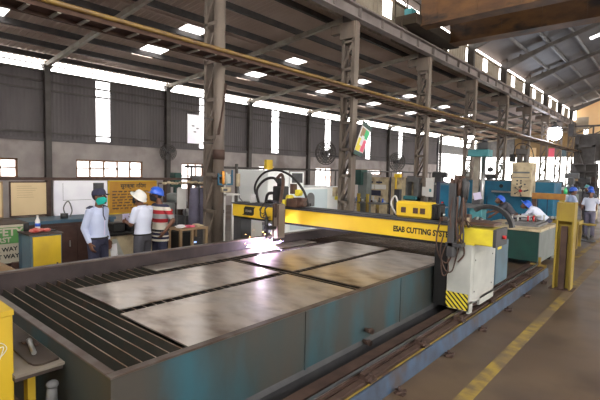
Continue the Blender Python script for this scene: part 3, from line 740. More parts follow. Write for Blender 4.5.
# hoses hanging over the mast
for i in range(8):
    x=-2.28+(i%4)*.055; yy=GY-.02-.09*(i//4); z0=1.72+.05*((i*3)%4)
    b=MB(); b.tube([(x,yy,z0),(x+.01,yy,z0+.22),(x,yy,2.02+.03*(i%3))],[.030,.034,.022],8); build('cable_gland',b,t,['hosebrown','rust','hosebrown','dgrey'][i%4])
for i in range(12):
    x=-2.29+i*.017; yy=GY-.06-.03*(i%4)
    hose([(x,yy,1.80),(x-.02+.02*(i%3),yy-.01,1.58),(x+.03-.03*(i%2),yy,1.36),(x+.04*math.sin(i*2.1),yy,1.17+.04*(i%3))],.011,['hosebrown','rust','dgrey','hosebrown'][i%4])
hose([(-2.44,GY-.05,1.46),(-2.46,GY-.1,1.2),(-2.40,GY-.12,.98),(-2.30,GY-.10,.90),(-2.24,GY-.08,1.05),(-2.28,GY-.05,1.2)],.011,'hosebrown')
hose([(-2.36,GY-.1,1.3),(-2.38,GY-.14,1.05),(-2.31,GY-.14,.82),(-2.23,GY-.10,.80),(-2.20,GY-.06,.95),(-2.16,GY-.03,1.18)],.010,'rust')
hose([(-2.32,GY-.08,1.5),(-2.24,GY-.1,1.32),(-2.14,GY-.06,1.24),(-2.10,GY-.02,1.05),(-2.18,GY-.03,.92)],.010,'hosebrown')
hose([(-2.34,GY-.04,1.16),(-2.37,GY-.12,.95),(-2.34,GY-.13,.74),(-2.28,GY-.10,.78),(-2.30,GY-.06,.96)],.009,'hosebrown')
hose([(-2.22,GY-.1,1.95),(-2.11,GY-.06,1.7),(-2.09,GY-.05,1.5),(-2.06,GY-.02,1.40)],.012,'rust')
hose([(-2.29,GY-.1,1.42),(-2.19,GY-.12,1.46),(-2.08,GY-.1,1.5),(-2.02,GY-.0,1.42)],.010,'hosebrown')
for i,(x,z) in enumerate(((-2.36,1.72),(-2.30,1.66),(-2.33,1.56),(-2.27,1.50))):
    b=MB(); b.cyl((x,GY-.19,z),.011,.04,'y',10); build('coupling',b,t,['redbtn','steel','lgrey','steel'][i])
b=MB(); b.cyl((-2.10,GY-.02,1.92),.014,.10,'z',8); build('signal_lamp',b,t,'redbtn')
# arched cable chain behind the cabinet
for i in range(15):
    a=PI*(.06+.62*i/14); cx,cz=-2.05,1.34
    b=MB(); p_=Vector((cx-.28*math.cos(a)*-1 if False else cx+.32*math.cos(a),GY+.75,cz+.30*math.sin(a))); R=Matrix.Rotation(-(a+PI/2),3,'Y'); b.ob(p_,(.060,.10,.055),R); build('cable_chain_link',b,t,'dgrey')

# plasma arc
t=thing('plasma_arc','blinding violet-white plasma arc with sparks under the cutting torch','sparks',(-5.22,GY-.64,.80))
c0=Vector((-5.22,GY-.64,.80))
b=MB(); b.ell(c0+Vector((0,0,.015)),(.10,.10,.06),16,10); build('arc_core',b,t,glow('arc_white',(.93,.88,1.0),60))
b=MB(); rnd=random.Random(3)
for i in range(46):
    az=rnd.uniform(0,2*PI);el=rnd.uniform(-.05,.75);L_=rnd.uniform(.14,.42)*(1.0 if el<.4 else .7)
    d=Vector((math.cos(az)*math.cos(el),math.sin(az)*math.cos(el),math.sin(el)))
    b.tube([c0+d*.04,c0+d*L_*.5,c0+d*L_+Vector((0,0,-.02))],[.009,.005,.0012],5,False)
build('spark_streaks',b,t,glow('arc_violet',(.72,.55,1.0),9)).__setitem__('kind','stuff')
b=MB()
for i in range(60):
    p=c0+Vector((rnd.gauss(-.12,.22),rnd.gauss(-.05,.16),abs(rnd.gauss(0,.13))))
    if p.z<.80:p.z=.80
    b.ell(p,(.006,.006,.005),5,4)
build('spark_dots',b,t,glow('arc_orange',(1.0,.45,.15),14)).__setitem__('kind','stuff')
ld=bpy.data.lights.new('arc_light','POINT'); ld.energy=40; ld.color=(.80,.70,1.0); ld.shadow_soft_size=.06
lo=bpy.data.objects.new('arc_light',ld); COL.objects.link(lo); lo.parent=t; lo.location=(-.06,-.04,.07)

# ============================================================ FOREGROUND LEFT
t=thing('yellow_locker','dirty bright yellow steel box with a scribble, cut by the lower left corner','box',(-3.6,.65,0))
b=MB(); b.box(-4.0,-3.29,.35,.90,0,1.10,.006); build('body',b,t,'ydirty')
b=MB(); b.box(-4.01,-3.285,.345,.905,1.10,1.135); build('top_board',b,t,'ydirty')
b=MB(); b.curve([(-3.286,.74,.90),(-3.286,.82,.93),(-3.286,.86,.88),(-3.286,.80,.82),(-3.286,.76,.86),(-3.286,.84,.90),(-3.286,.82,.82)],.003,5,5); build('scribble',b,t,'white')
t=thing('side_bench','low steel bench with a pale top pressed against the near end of the tank','bench',(-3.9,1.05,0))
b=MB(); b.box(-4.7,-3.235,.89,1.20,.68,.70); build('bench_top',b,t,'benchtop')
b=MB(); b.box(-4.7,-3.26,.89,.91,.655,.68); b.box(-3.26,-3.24,.89,1.19,.655,.68); build('apron',b,t,'psteel')
for x,m_ in ((-3.40,'ydirty'),(-4.6,'ydirty')):
    b=MB(); b.box(x-.04,x+.04,1.0,1.05,0,.68); build('leg',b,t,m_)
b=MB(); pts=[(-4.6,1.01),(-3.40,1.01)]
for i in range(7): a=-PI/2+PI/2*i/6; pts.append((-3.36+.05*math.cos(a),1.08+.06*math.sin(a)))
pts+=[(-3.33,1.185),(-4.6,1.185)]
b.prism([(x_+.03,y_) for x_,y_ in pts],.701,.715,'xy'); solo('rounded_plate',b,'dark rusty steel plate with a rounded corner lying on the side bench','steel plate','psteel',None,(-3.9,1.09,.701))
b=MB(); b.tube([(-3.72,1.125,.735),(-3.46,1.075,.735)],.017,14); b.tube([(-3.74,1.129,.735),(-3.71,1.123,.735)],.02,14)
solo('steel_pin',b,'shiny short steel pin lying on the dark rounded plate at lower left','pin','steel',None,(-3.59,1.1,.715))
b=MB(); b.ell((-3.76,1.10,.722),(.04,.02,.010),10,6); b.ell((-3.66,1.15,.722),(.04,.018,.010),10,6)
solo('metal_scrap',b,'little dark heap of scrap under the shiny pin on the rounded plate','scrap','rust',None,(-3.7,1.12,.715))
t=thing('drain_valve','grey pipe elbow and drain valve standing between side bench and tank','valve',(-3.15,1.1,0))
b=MB(); b.curve([(-3.16,1.10,0),(-3.15,1.10,.25),(-3.13,1.10,.36),(-3.02,1.12,.42)],.045,12,5); build('pipe',b,t,'mgrey')
b=MB(); b.tube([(-3.22,1.10,.40),(-3.22,1.11,.56)],[.045,.032],12); b.ell((-3.22,1.11,.57),(.042,.042,.03),12,8); b.ell((-3.18,1.08,.40),(.07,.05,.05),12,8); build('handle',b,t,'mgrey')
b=MB(); b.cyl((-3.0,1.10,.40),.06,.025,'x',16); build('flange',b,t,'rust')
# ============================================================ LEFT SIDE FURNITURE
XB=-9.97
PN={}
def notice(name,y0,y1,z0,z1,m,label,tilt=0,fr='tan'):
    t=thing(name,label,'notice board',(XB,(y0+y1)/2,z0))
    b=MB(); b.box(XB,XB+.02,y0+.02,y1-.02,z0+.02,z1-.02); PN[t.name]=build('panel',b,t,m)
    b=MB(); f=.025
    b.box(XB-.005,XB+.03,y0,y1,z0,z0+f); b.box(XB-.005,XB+.03,y0,y1,z1-f,z1); b.box(XB-.005,XB+.03,y0,y0+f,z0,z1); b.box(XB-.005,XB+.03,y1-f,y1,z0,z1); build('frame',b,t,fr)
    return t
t=notice('notice_board',2.02,2.60,1.04,1.76,'board','cream notice board cut by the left edge of the picture')
t=notice('notice_board',2.71,3.40,1.05,1.76,'board','cream notice board with faded writing and an orange stain, left of the dark post','','rust')
for i in range(6):
    b=MB(); z=1.66-.045*i; b.box(XB+.02,XB+.022,2.84,3.10+.12*random.random(),z,z+.006); build('faded_line',b,PN[t.name],'tan')
t=notice('notice_board',3.52,4.66,1.02,1.77,'boardw','glaring white notice board behind the man in the navy cap','','boardw')
b=MB(); b.box(XB+.02,XB+.024,3.70,3.705,1.35,1.72); b.box(XB+.02,XB+.024,3.70,4.30,1.345,1.352); build('printed_line',b,PN[t.name],'mgrey')
b=MB(); b.box(XB+.02,XB+.03,4.34,4.58,1.42,1.72); build('dark_print',b,PN[t.name],'dgrey')
t=notice('notice_board',4.68,5.92,.98,1.77,'boardy','ochre notice board with rows of dark writing behind the helmeted men','','ydirty')
try: text('heading','सुरक्षा नियम',.13,'black',PN[t.name],(XB+.022,4.98,1.60),'x+',0,.003)
except Exception: pass
rl=random.Random(5)
for r_ in range(7):
    y=4.78
    while y<5.6:
        L_=rl.uniform(.05,.16); 
        b=MB(); b.box(XB+.02,XB+.023,y,y+L_,1.50-r_*.066,1.524-r_*.066)
        for q in range(int(L_/.022)): b.box(XB+.02,XB+.023,y+q*.022,y+q*.022+.007,1.478-r_*.066,1.524-r_*.066) if rl.random()<.7 else None
        build('writing',b,PN[t.name],'hosebrown'); y+=L_+rl.uniform(.025,.05)

# low cupboard row with blue top
t=thing('low_cupboard','long maroon steel cupboard with a blue edged top below the notice boards','cupboard',(-9.4,3.4,0))
b=MB(); b.box(-9.75,-9.04,1.9,4.35,.0,.98); build('body',b,t,'cupboard')
b=MB(); b.box(-9.80,-9.0,2.75,4.4,.98,1.04); b.box(-9.03,-9.0,4.28,4.36,0,.98); b.box(-9.03,-9.0,3.96,4.02,0,.98) ; build('blue_trim',b,t,'cupblue')
b=MB(); b.box(-9.80,-9.0,1.9,2.75,.98,1.03); build('dark_top',b,t,'psteel')
for y in (2.4,3.0,3.6):
    b=MB(); b.box(-9.04,-9.025,y+.02,y+.55,.06,.92); dr=build('door',b,t,'cupboard'); b=MB(); b.box(-9.025,-9.0,y+.46,y+.48,.5,.62); build('handle',b,dr,'steel')
b=MB(); b.cyl((-9.25,3.46,1.09),.07,.10,'z',14); 
solo('small_tin',b,'small dark tin standing on the blue cupboard top between two notice boards','tin','dgrey',None,(-9.25,3.46,1.04))
b=MB()
b.curve([(-9.3,3.52,1.05),(-9.28,3.46,1.25),(-9.28,3.55,1.38),(-9.28,3.62,1.2),(-9.28,3.58,1.06)],.012,6,5)
solo('cable_coil',b,'thin cable coil standing against the dark post between the boards','cable','mgrey',None,(-9.28,3.5,1.05))
# banner
t=thing('safety_banner','green and cream SAFETY FIRST banner on the floor at the left edge','banner',(-8.6,2.1,0))
b=MB(); b.box(-8.62,-8.60,1.55,2.60,.40,1.06); build('cloth',b,t,'bcream')
b=MB(); b.box(-8.60,-8.595,1.57,2.58,.74,1.02); build('green_band',b,t,'bgreen')
b=MB(); b.box(-8.63,-8.61,1.56,1.60,0,1.06); b.box(-8.63,-8.61,2.55,2.59,0,1.06); build('stand',b,t,'psteel')
text('word','SAFETY',.18,'bcream',t,(-8.592,2.53,.88),'x+',0,.006,'RIGHT')
text('word','FIRST',.12,'bcream',t,(-8.592,2.35,.765),'x+',0,.004,'RIGHT')
text('line','THE SAFE WAY I',.10,'black',t,(-8.597,2.50,.62),'x+',0,.003,'RIGHT',.002,.06)
text('line','THE BEST WAY',.10,'black',t,(-8.597,2.47,.49),'x+',0,.003,'RIGHT',.002,.03)
# tan heap at left edge
b=MB(); b.prism([(1.3,0),(2.12,0),(2.12,.50),(2.0,.58),(1.3,.66)],-8.0,-7.5,'yz')
solo('wooden_crate_lid',b,'tan slanted wooden lid at the left edge behind the tank','crate','tan',None,(-7.7,1.9,0))
b=MB(); b.box(-7.9,-7.82,2.16,2.30,0,.55); solo('dark_red_post',b,'short dark red post left of the blue and yellow cabinet','post','cupboard',None,(-7.86,2.23,0))
# blue-yellow cabinet
t=thing('tool_cabinet','small tool cabinet with blue side, bright yellow door and cluttered top','cabinet',(-7.4,2.4,0))
b=MB(); b.box(-7.72,-7.22,2.22,2.66,0,1.04,.005); build('body',b,t,'bluegrey')
b=MB(); b.box(-7.215,-7.195,2.25,2.64,.08,1.02,.004); dr=build('door',b,t,'ydirty'); b=MB(); b.box(-7.195,-7.175,2.57,2.59,.5,.6); build('handle',b,dr,'rust')
b=MB(); b.box(-7.74,-7.19,2.20,2.68,1.04,1.06); build('top',b,t,'psteel')
b=MB(); b.box(-7.73,-7.60,2.215,2.22,0,1.03) ; build('side_strip',b,t,'cupblue')
t=thing('water_bottle','clear plastic water bottle with a blue label on the tool cabinet','bottle',(-7.52,2.42,1.06))
b=MB(); b.lathe((-7.52,2.42,1.06),[(.032,0),(.036,.02),(.036,.17),(.015,.215),(.015,.23)],14); build('body',b,t,'white')
b=MB(); b.lathe((-7.52,2.42,1.14),[(.0375,0),(.0375,.05)],14); build('label_band',b,t,'helb')
b=MB(); b.cyl((-7.52,2.42,1.30),.017,.02,'z',10); build('cap',b,t,'white')
b=MB(); b.box(-7.66,-7.60,2.26,2.33,1.06,1.19,.01); solo('black_can',b,'small black and white can left of the water bottle','can','black',None,(-7.63,2.3,1.06))
b=MB(); rr=random.Random(8)
for i in range(9): b.ell((-7.38+rr.uniform(-.06,.06),2.42+rr.uniform(-.12,.12),1.085+rr.uniform(0,.02)),(.04,.045,.03),10,6)
o=solo('red_rag',MB(),'x','rag','red') if False else None
me=remesh(b,.012,2); o=bpy.data.objects.new('red_rag',me); COL.objects.link(o); me.materials.clear(); me.materials.append(M['red']); o['label']='crumpled red and pink rag on the tool cabinet'; o['category']='rag'
b=MB(); b.box(-7.50,-7.44,2.50,2.66,1.06,1.075); solo('black_folder',b,'flat black folder at the right end of the tool cabinet top','folder','black',None,(-7.47,2.58,1.06))
# tan machine between the men
t=thing('grinding_stand','tan machine stand with a dark cluttered top between the two white-shirted men','machine',(-8.4,4.3,0))
b=MB(); b.box(-8.65,-8.05,3.85,4.75,0,.78,.01); build('body',b,t,'beige')
b=MB(); b.box(-8.04,-8.03,4.36,4.50,.52,.62); build('plate',b,t,'tan')
b=MB(); b.prism([(3.86,.0),(3.98,0),(4.08,.4),(3.94,.72),(3.86,.72)],-8.05,-8.035,'yz'); build('guard',b,t,'lgrey')
b=MB(); b.box(-8.68,-8.02,3.82,4.78,.78,.82); b.box(-8.5,-8.2,3.95,4.2,.82,1.0,.02); b.cyl((-8.3,4.4,.93),.09,.3,'y',16); b.box(-8.5,-8.15,4.3,4.5,.82,.9); build('grinder_head',b,t,'black')
# desk
t=thing('wooden_desk','light wooden side desk with papers on top beside the nearest column','desk',(-7.8,5.4,0))
b=MB(); b.box(-8.0,-7.55,5.02,5.72,.82,.86); build('top',b,t,'tan')
for x,y in ((-7.97,5.05),(-7.58,5.05),(-7.97,5.69),(-7.58,5.69),(-7.58,5.33)):
    b=MB(); b.box(x-.025,x+.025,y-.025,y+.025,0,.82); build('leg',b,t,'tan')
b=MB(); b.box(-7.95,-7.60,5.06,5.30,.1,.78); solo('black_computer',b,'black computer tower under the wooden desk, left bay','computer','black',None,(-7.78,5.18,0))
t=thing('black_printer','black box with a lit display under the wooden desk, right bay','device',(-7.75,5.5,0))
b=MB(); b.box(-7.92,-7.64,5.37,5.62,0,.62,.01); build('body',b,t,'dgrey')
b=MB(); b.box(-7.64,-7.635,5.40,5.48,.53,.56); build('display',b,t,glow('display_glow',(.35,.5,.9),1.2))
for i,(x,y,m_,l_) in enumerate(((-7.75,5.15,'paper','white paper heap at the left of the wooden desk'),(-7.7,5.34,'pinkred','crumpled pink cloth in the middle of the wooden desk'),(-7.72,5.55,'beige','cream paper heap at the right of the wooden desk'))):
    b=MB()
    for j in range(5): b.ell((x+rr.uniform(-.05,.05),y+rr.uniform(-.06,.06),.872+.008*j),(.09,.08,.015),10,5)
    solo('desk_papers' if i!=1 else 'pink_cloth',b,l_,'paper' if i!=1 else 'cloth',m_,None,(x,y,.86))
# clutter in front of the wall between x 160..215
b=MB(); b.box(-10.9,-10.3,7.5,8.4,0,1.05,.01); b.box(-10.3,-10.28,7.6,8.3,.1,.9)
solo('dark_cupboard',b,'dark low cupboard behind the wooden desk','cupboard','dgrey',None,(-10.6,7.9,0))
t=thing('bench_drill','grey bench drilling machine standing before the bright window left of the nearest column','drilling machine',(-11.5,8.3,0))
b=MB(); b.box(-11.9,-11.1,7.9,8.7,0,.8,.02); build('base',b,t,'mgrey')
b=MB(); b.cyl((-11.5,8.3,1.3),.07,1.0); build('column',b,t,'steel')
b=MB(); b.box(-11.75,-11.2,8.1,8.5,1.55,1.85,.05); b.cyl((-11.3,8.2,1.4),.05,.35); build('head',b,t,'mgrey')
b=MB(); b.cyl((-11.5,8.5,1.1),.25,.05,'z',20); build('table',b,t,'steeldark')
t=thing('hanging_jacket','purple-grey jacket and dark cloth hanging left of the nearest column','jacket',(-9.0,6.2,.62))
b=MB(); 
b.tube([(-9.0,6.38,1.62),(-9.0,6.38,1.1),(-9.0,6.38,.62)],[.10,.13,.15],14); b.tube([(-9.0,6.60,1.6),(-9.0,6.62,1.1),(-9.0,6.60,.64)],[.10,.12,.13],14); build('cloth',b,t,'purple')
b=MB(); b.box(-9.05,-8.95,6.28,6.72,1.2,1.62,.03); build('dark_fold',b,t,'dgrey')
b=MB(); b.tube([(-9.0,5.4,1.74),(-9.0,6.9,1.70)],.014,6); b.tube([(-9.0,6.9,0),(-9.0,6.9,1.70)],.014,6);b.tube([(-9.0,5.4,0),(-9.0,5.4,1.74)],.014,6); build('hanger_bar',b,t,'rust')
b=MB(); b.cyl((-8.94,6.70,1.12),.035,.08,'z',10); build('orange_tag',b,t,'amber')
t=thing('white_door_panel','bright white sheet panel leaning left of the purple jacket','panel',(-9.3,6.3,0))
b=MB(); b.box(-9.32,-9.30,6.10,6.36,1.08,1.60); build('sheet',b,t,'white')
b=MB(); b.box(-9.34,-9.32,6.10,6.12,0,1.6); b.box(-9.34,-9.32,6.34,6.36,0,1.6); build('legs',b,t,'mgrey')
b=MB()
for i in range(12): b.ell((-9.0+rr.uniform(-.03,.03),5.55+i*.11,1.74+rr.uniform(-.01,.03)),(.05,.07,.035),8,6)
solo('rag_bundle',b,'pale rags draped along the hanger bar left of the nearest column','rag','beige',None,(-9,6.1,1.72))
t=thing('grey_machine','grey machine with round drum behind the striped-shirt man','machine',(-10.8,7.0,0))
b=MB(); b.box(-11.2,-10.5,6.6,7.3,0,1.15,.03); build('body',b,t,'mgrey')
b=MB(); b.cyl((-10.45,6.95,.95),.22,.12,'x',20); build('drum',b,t,'steeldark')
b=MB(); b.ell((-10.8,6.95,1.25),(.28,.25,.15),16,8); build('hood',b,t,'greengrey')
b=MB(); b.box(-12.1,-11.8,7.65,7.9,1.5,1.95,.02); b.box(-12.0,-11.9,7.72,7.82,0,1.5)
solo('green_meter_box',b,'greenish meter box on a stand left of the bright window','box','green',None,(-11.9,8.4,0))
t=thing('dark_lathe','dark cluttered lathe with handwheels behind the wooden desk','lathe',(-9.6,6.5,0))
b=MB(); b.box(-9.85,-9.45,5.7,7.3,0,.72,.02); b.box(-9.8,-9.5,5.8,7.2,.72,.90); build('bed',b,t,'dgrey')
b=MB(); b.box(-9.85,-9.45,5.75,6.15,.9,1.22,.03); build('headstock',b,t,'greengrey')
for y,z,r_ in ((6.45,.98,.10),(6.75,.95,.08),(7.05,1.0,.09)):
    b=MB(); b.cyl((-9.43,y,z),r_,.03,'x',16); b.cyl((-9.41,y,z),.02,.07,'x',8); build('handwheel',b,t,'steel')
b=MB(); b.box(-9.8,-9.5,6.35,6.6,.9,1.05,.01); b.box(-9.75,-9.55,6.9,7.15,.9,1.12,.02); build('carriage',b,t,'rust')
b=MB(); b.cyl((-9.42,6.0,1.05),.035,.05,'x',10); build('red_button',b,t,'redbtn')
# sign on column 1
t=thing('white_sign','blank white sign board fixed on a bracket left of the nearest column','sign',(-8.3,6.0,2.65))
b=MB(); b.box(-8.34,-8.31,5.70,6.12,2.66,3.30); build('board',b,t,'boardw')
b=MB(); b.box(-8.36,-8.34,5.70,6.45,3.24,3.27); b.box(-8.36,-8.34,5.70,6.45,2.68,2.71); b.box(-8.35,-8.305,5.685,5.70,2.65,3.31); build('bracket',b,t,'steeldark')
for i,(y,z) in enumerate(((5.85,3.05),(5.97,3.0),(5.9,2.92))):
    b=MB(); b.ell((-8.308,y,z),(.004,.04,.015),8,5); build('faint_print',b,t,'mgrey')
# blue frame on column 1
t=thing('column_switchboard','blue framed switch box strapped on the nearest lattice column','switch box',(-8.05,6.57,1.5))
b=MB(); b.box(-8.07,-8.04,6.36,6.80,1.72,1.76); b.box(-8.07,-8.04,6.36,6.39,1.72,2.0); b.box(-8.07,-8.04,6.77,6.80,1.72,2.08); b.box(-8.07,-8.04,6.36,6.80,1.93,1.96); build('frame',b,t,'blue')
b=MB(); b.tube([(-8.03,6.50,1.74),(-8.03,6.50,2.05)],.03,8); build('orange_tool',b,t,'amber')
b=MB(); b.tube([(-8.03,6.58,1.74),(-8.03,6.58,2.02)],.03,8); b.box(-8.05,-8.02,6.62,6.70,1.76,1.98); build('white_tool',b,t,'lgrey')
b=MB(); b.box(-8.06,-8.0,6.44,6.72,1.55,1.67,.01); build('label_plate',b,t,'beige')
b=MB(); b.box(-8.0,-7.995,6.48,6.60,1.58,1.64); build('label_print',b,t,'dgrey')
# poster on column 2
t=thing('safety_poster','slanted colourful safety poster hung on the second lattice column','poster',(-8.0,12.4,2.7))
b=MB(); V0=[(11.78,2.70),(12.28,2.60),(12.86,3.62),(12.36,3.80)]
def pq(a,bb,c,d): 
    def P(u,v):
        x=(1-v)*((1-u)*V0[0][0]+u*V0[1][0])+v*((1-u)*V0[3][0]+u*V0[2][0]); z=(1-v)*((1-u)*V0[0][1]+u*V0[1][1])+v*((1-u)*V0[3][1]+u*V0[2][1]); return (x,z)
    return [P(a,c),P(bb,c),P(bb,d),P(a,d)]
b.prism(pq(0,1,0,1),-8.03,-8.0,'yz'); build('sheet',b,t,'white')
for (a,bb,c,d,m_) in ((0,1,.86,1,'green'),(.05,.5,.12,.5,'yellow2'),(.5,.95,.55,.82,'greenp'),(.1,.5,.55,.82,'tan'),(.55,.95,.14,.5,'pinkred'),(0,1,0,.11,'green'),(.3,.6,.3,.6,'paper')):
    b=MB(); b.prism(pq(a,bb,c,d),-8.0,-7.996 if m_!='paper' else -7.994,'yz'); build('printed_block',b,t,m_)
b=MB(); b.tube([(-8.02,11.76,2.68),(-8.02,12.36,3.82)],.012,6); build('edge_rod',b,t,'rust')
b=MB(); b.tube([(-8.2,12.2,3.82),(-8.02,12.36,3.80)],.012,6); build('hook',b,t,'rust')

# wall fans
def fan(name,x,y,z,r,label,arm=None,rz_=0):
    t=thing(name,label,'fan',(x,y,z),'round fans',rz_)
    def bl(n,b,m): return build(n,b,t,m,world=False)
    b=MB()
    for rr_ in (r,r*.82,r*.6,r*.38):
        for xx,k in ((.07,1),(-.07,1)):
            pts=[(xx*(1 if rr_<r*.9 else .2),rr_*math.cos(a),rr_*math.sin(a)) for a in [2*PI*i/28 for i in range(29)]]
            b.tube(pts,.013,5,False)
    for i in range(20):
        a=2*PI*i/20; b.tube([(.08,.06*math.cos(a),.06*math.sin(a)),(.075,r*.7*math.cos(a),r*.7*math.sin(a)),(0,r*math.cos(a),r*math.sin(a)),(-.08,r*.5*math.cos(a),r*.5*math.sin(a))],.008,4,False)
    bl('guard',b,'steeldark')
    for i in range(3):
        a=2*PI*i/3+.4; c,s_=math.cos(a),math.sin(a)
        b=MB(); pts=[]
        for (u,v,xx) in ((.05,-.03,.0),(r*.5,-.10,-.025),(r*.88,-.07,-.02),(r*.9,.05,.02),(r*.5,.09,.03),(.05,.03,.01)): pts.append((xx,u*c-v*s_,u*s_+v*c))
        n=len(pts); b.add([(p[0]+.004,p[1],p[2]) for p in pts]+[(p[0]-.004,p[1],p[2]) for p in pts],[list(range(n)),[n+i_ for i_ in range(n)][::-1]]+[(i_,n+i_,n+(i_+1)%n,(i_+1)%n) for i_ in range(n)]); bl('blade',b,'mgrey')
    b=MB(); b.cyl((-.10,0,0),.09,.2,'x',14); b.ell((.04,0,0),(.04,.06,.06),12,8); bl('motor',b,'dgrey')
    b=MB()
    if arm: q=Matrix.Rotation(-rz_,3,'Z')@(Vector(arm)-Vector((x,y,z))); b.tube([(-.15,0,0),(-.2,0,-.05),tuple(q)],.03,8)
    else: b.tube([(-.2,0,0),(-.6,0,-.02)],.025,6)
    bl('mount',b,'dgrey')
    return t
fan('round_fan',-9.05,11.7,2.72,.40,'dark round fan left of the second lattice column',(-8.72,12.1,2.6),-.35)
fan('round_fan',-9.2,16.9,2.58,.40,'pale blurred round fan between the second and third lattice columns',(-8.72,17.6,2.5),-.5)
fan('round_fan',-19.1,12.0,2.85,.40,'dim round fan mounted high on the left wall behind the striped-shirt man',None,-.3)

# ============================================================ WHITE CNC MACHINE
t=thing('white_machining_centre','big white machining centre with pale blue doors behind the gantry beam','machine',(-10,11.2,0))
b=MB(); b.box(-10.6,-9.0,9.85,12.66,0,1.57,.02); build('body',b,t,'cnc')
b=MB(); b.box(-10.4,-9.02,8.95,9.86,0,2.10,.02); build('left_tower',b,t,'cnc')
b=MB(); b.box(-8.995,-8.98,9.9,11.75,.25,1.50); build('sliding_door',b,t,'cncblue')
b=MB(); b.box(-9.0,-8.97,9.86,10.50,1.575,2.06,.01); b.box(-9.6,-9.0,9.9,10.45,1.57,2.0); build('control_panel',b,t,'cnc')
b=MB(); b.box(-8.97,-8.962,9.93,10.42,1.72,2.02); build('screen',b,t,'dgrey')
b=MB()
pts=[(10.66,.95)]+[(10.86-.2*math.cos(a),1.22+.18*math.sin(a)) for a in [PI*i/10 for i in range(11)]]+[(11.06,.95)]
b.prism(pts,-8.98,-8.972,'yz'); build('door_reflection',b,t,'mgrey')  # grey arch on the sliding door stands in for a reflection
b=MB(); b.box(-9.0,-8.86,12.05,12.62,1.25,1.56,.01); build('side_box',b,t,'beige')
b=MB(); b.box(-8.995,-8.975,12.20,12.42,1.12,1.24); build('sticker',b,t,'yellow2')
b=MB(); b.box(-8.97,-8.95,12.55,12.64,1.2,1.50); build('handle',b,t,'white')
b=MB(); b.box(-9.8,-9.7,9.55,9.82,2.12,2.42); b.box(-9.77,-9.73,9.66,9.7,2.1,2.14); solo('yellow_box',b,'small yellow box standing on the white machining centre tower','box','ydirty',None,(-9.75,9.6,2.10))
# pale stuff behind
t=thing('pillar_switchbox','small beige switch box on a thin grey pillar left of the hose arch','switch box',(-9.4,8.6,0))
b=MB(); b.box(-9.43,-9.37,8.05,8.11,0,2.25); build('pillar',b,t,'steeldark')
b=MB(); b.box(-9.37,-9.30,8.02,8.14,1.62,1.98,.01); build('box',b,t,'beige')
b=MB(); b.tube([(-9.33,8.1,1.62),(-9.33,8.13,1.3),(-9.33,8.25,1.2)],.012,6); build('cable',b,t,'rubber')
t=thing('white_work_stand','white stand with a small shelf just right of the nearest column','stand',(-8.9,7.3,0))
b=MB(); b.box(-8.93,-8.88,7.22,7.27,0,1.9); b.box(-8.95,-8.7,7.15,7.6,1.42,1.46); b.box(-8.93,-8.88,7.5,7.55,0,1.42); build('frame',b,t,'white')
b=MB(); b.box(-16.02,-16.0,15.9,16.3,1.85,2.3); b.box(-16.06,-16.02,16.05,16.12,0,2.2); solo('red_notice',b,'small red notice on a stand seen under the hose arch','notice','board',None,(-16,16.1,0))

# racks and machines behind, middle
def box_thing(name,label,cat,parts,loc):
    t=thing(name,label,cat,loc)
    for (n,m_,bx) in parts:
        b=MB()
        for q in bx: b.box(*q)
        build(n,b,t,m_)
    return t
box_thing('green_column_machine','grey-green upright column machine right of the second lattice column','machine',[('column','greengrey',[(-10.56,-10.12,16,16.4,0,2.1)]),('head','green',[(-10.9,-10.3,15.8,16.3,1.55,2.2)]),('table','mgrey',[(-10.9,-10.0,15.5,16.2,.8,.9)])],(-10.4,16.1,0))
box_thing('control_rack','cream control rack with dark blue panels behind the gantry','cabinet',[('body','beige',[(-10.78,-9.65,17,17.6,0,1.89)]),('dark_panel','navy',[(-10.7,-10.42,16.98,17,1.62,1.70),(-10.25,-9.95,16.98,17,1.62,1.70)]),('display','navy',[(-10.5,-10.0,16.97,17,1.06,1.30)]),('white_drawer','white',[(-10.72,-10.35,16.97,17,1.36,1.56),(-10.3,-9.75,16.97,17,1.36,1.56)])],(-10.2,17.3,0))
box_thing('beige_cabinet','tall beige cabinet right of the control rack','cabinet',[('body','beige',[(-9.50,-9.02,17,17.6,0,1.92)]),('dark_edge','navy',[(-9.56,-9.50,17,17.6,0,1.92)]),('gauge','tan',[(-9.3,-9.2,16.98,17,1.4,1.65)])],(-9.3,17.3,0))
t=box_thing('yellow_window_machine','grey machine with a lit yellow opening left of the third lattice column','machine',[('body','mgrey',[(-9.01,-8.92,17.4,18,0,1.9),(-8.6,-8.42,17.4,18,0,1.9),(-8.95,-8.6,17.4,18,1.72,1.98),(-9.01,-8.42,17.4,18,0,1.12)]),('inside','beige',[(-8.95,-8.6,17.8,18,1.12,1.72)]),('lamp_shade','yellow',[(-9.25,-9.0,16.8,17.0,1.9,2.06),(-9.2,-9.18,16.8,16.9,0,1.9)]),('teal_base','teal',[(-9.0,-8.45,17.2,17.4,.98,1.12)]),('tool','dgrey',[(-9.2,-8.95,16.75,16.95,0,1.4)])],(-8.8,17.7,0))
t=thing('white_wall_chart','white chart panel with a green mark right of the third lattice column','chart',(-7.7,17,0))
b=MB(); b.box(-7.90,-7.56,17,17.03,1.15,1.92); b.box(-8.05,-7.88,17,17.03,1.18,1.55); build('sheet',b,t,'white')
b=MB(); b.box(-7.74,-7.64,16.995,17,1.35,1.48); build('green_mark',b,t,'teal')
b=MB(); b.box(-7.88,-7.85,17.03,17.06,0,1.9); b.box(-7.6,-7.57,17.03,17.06,0,1.9); build('legs',b,t,'mgrey')
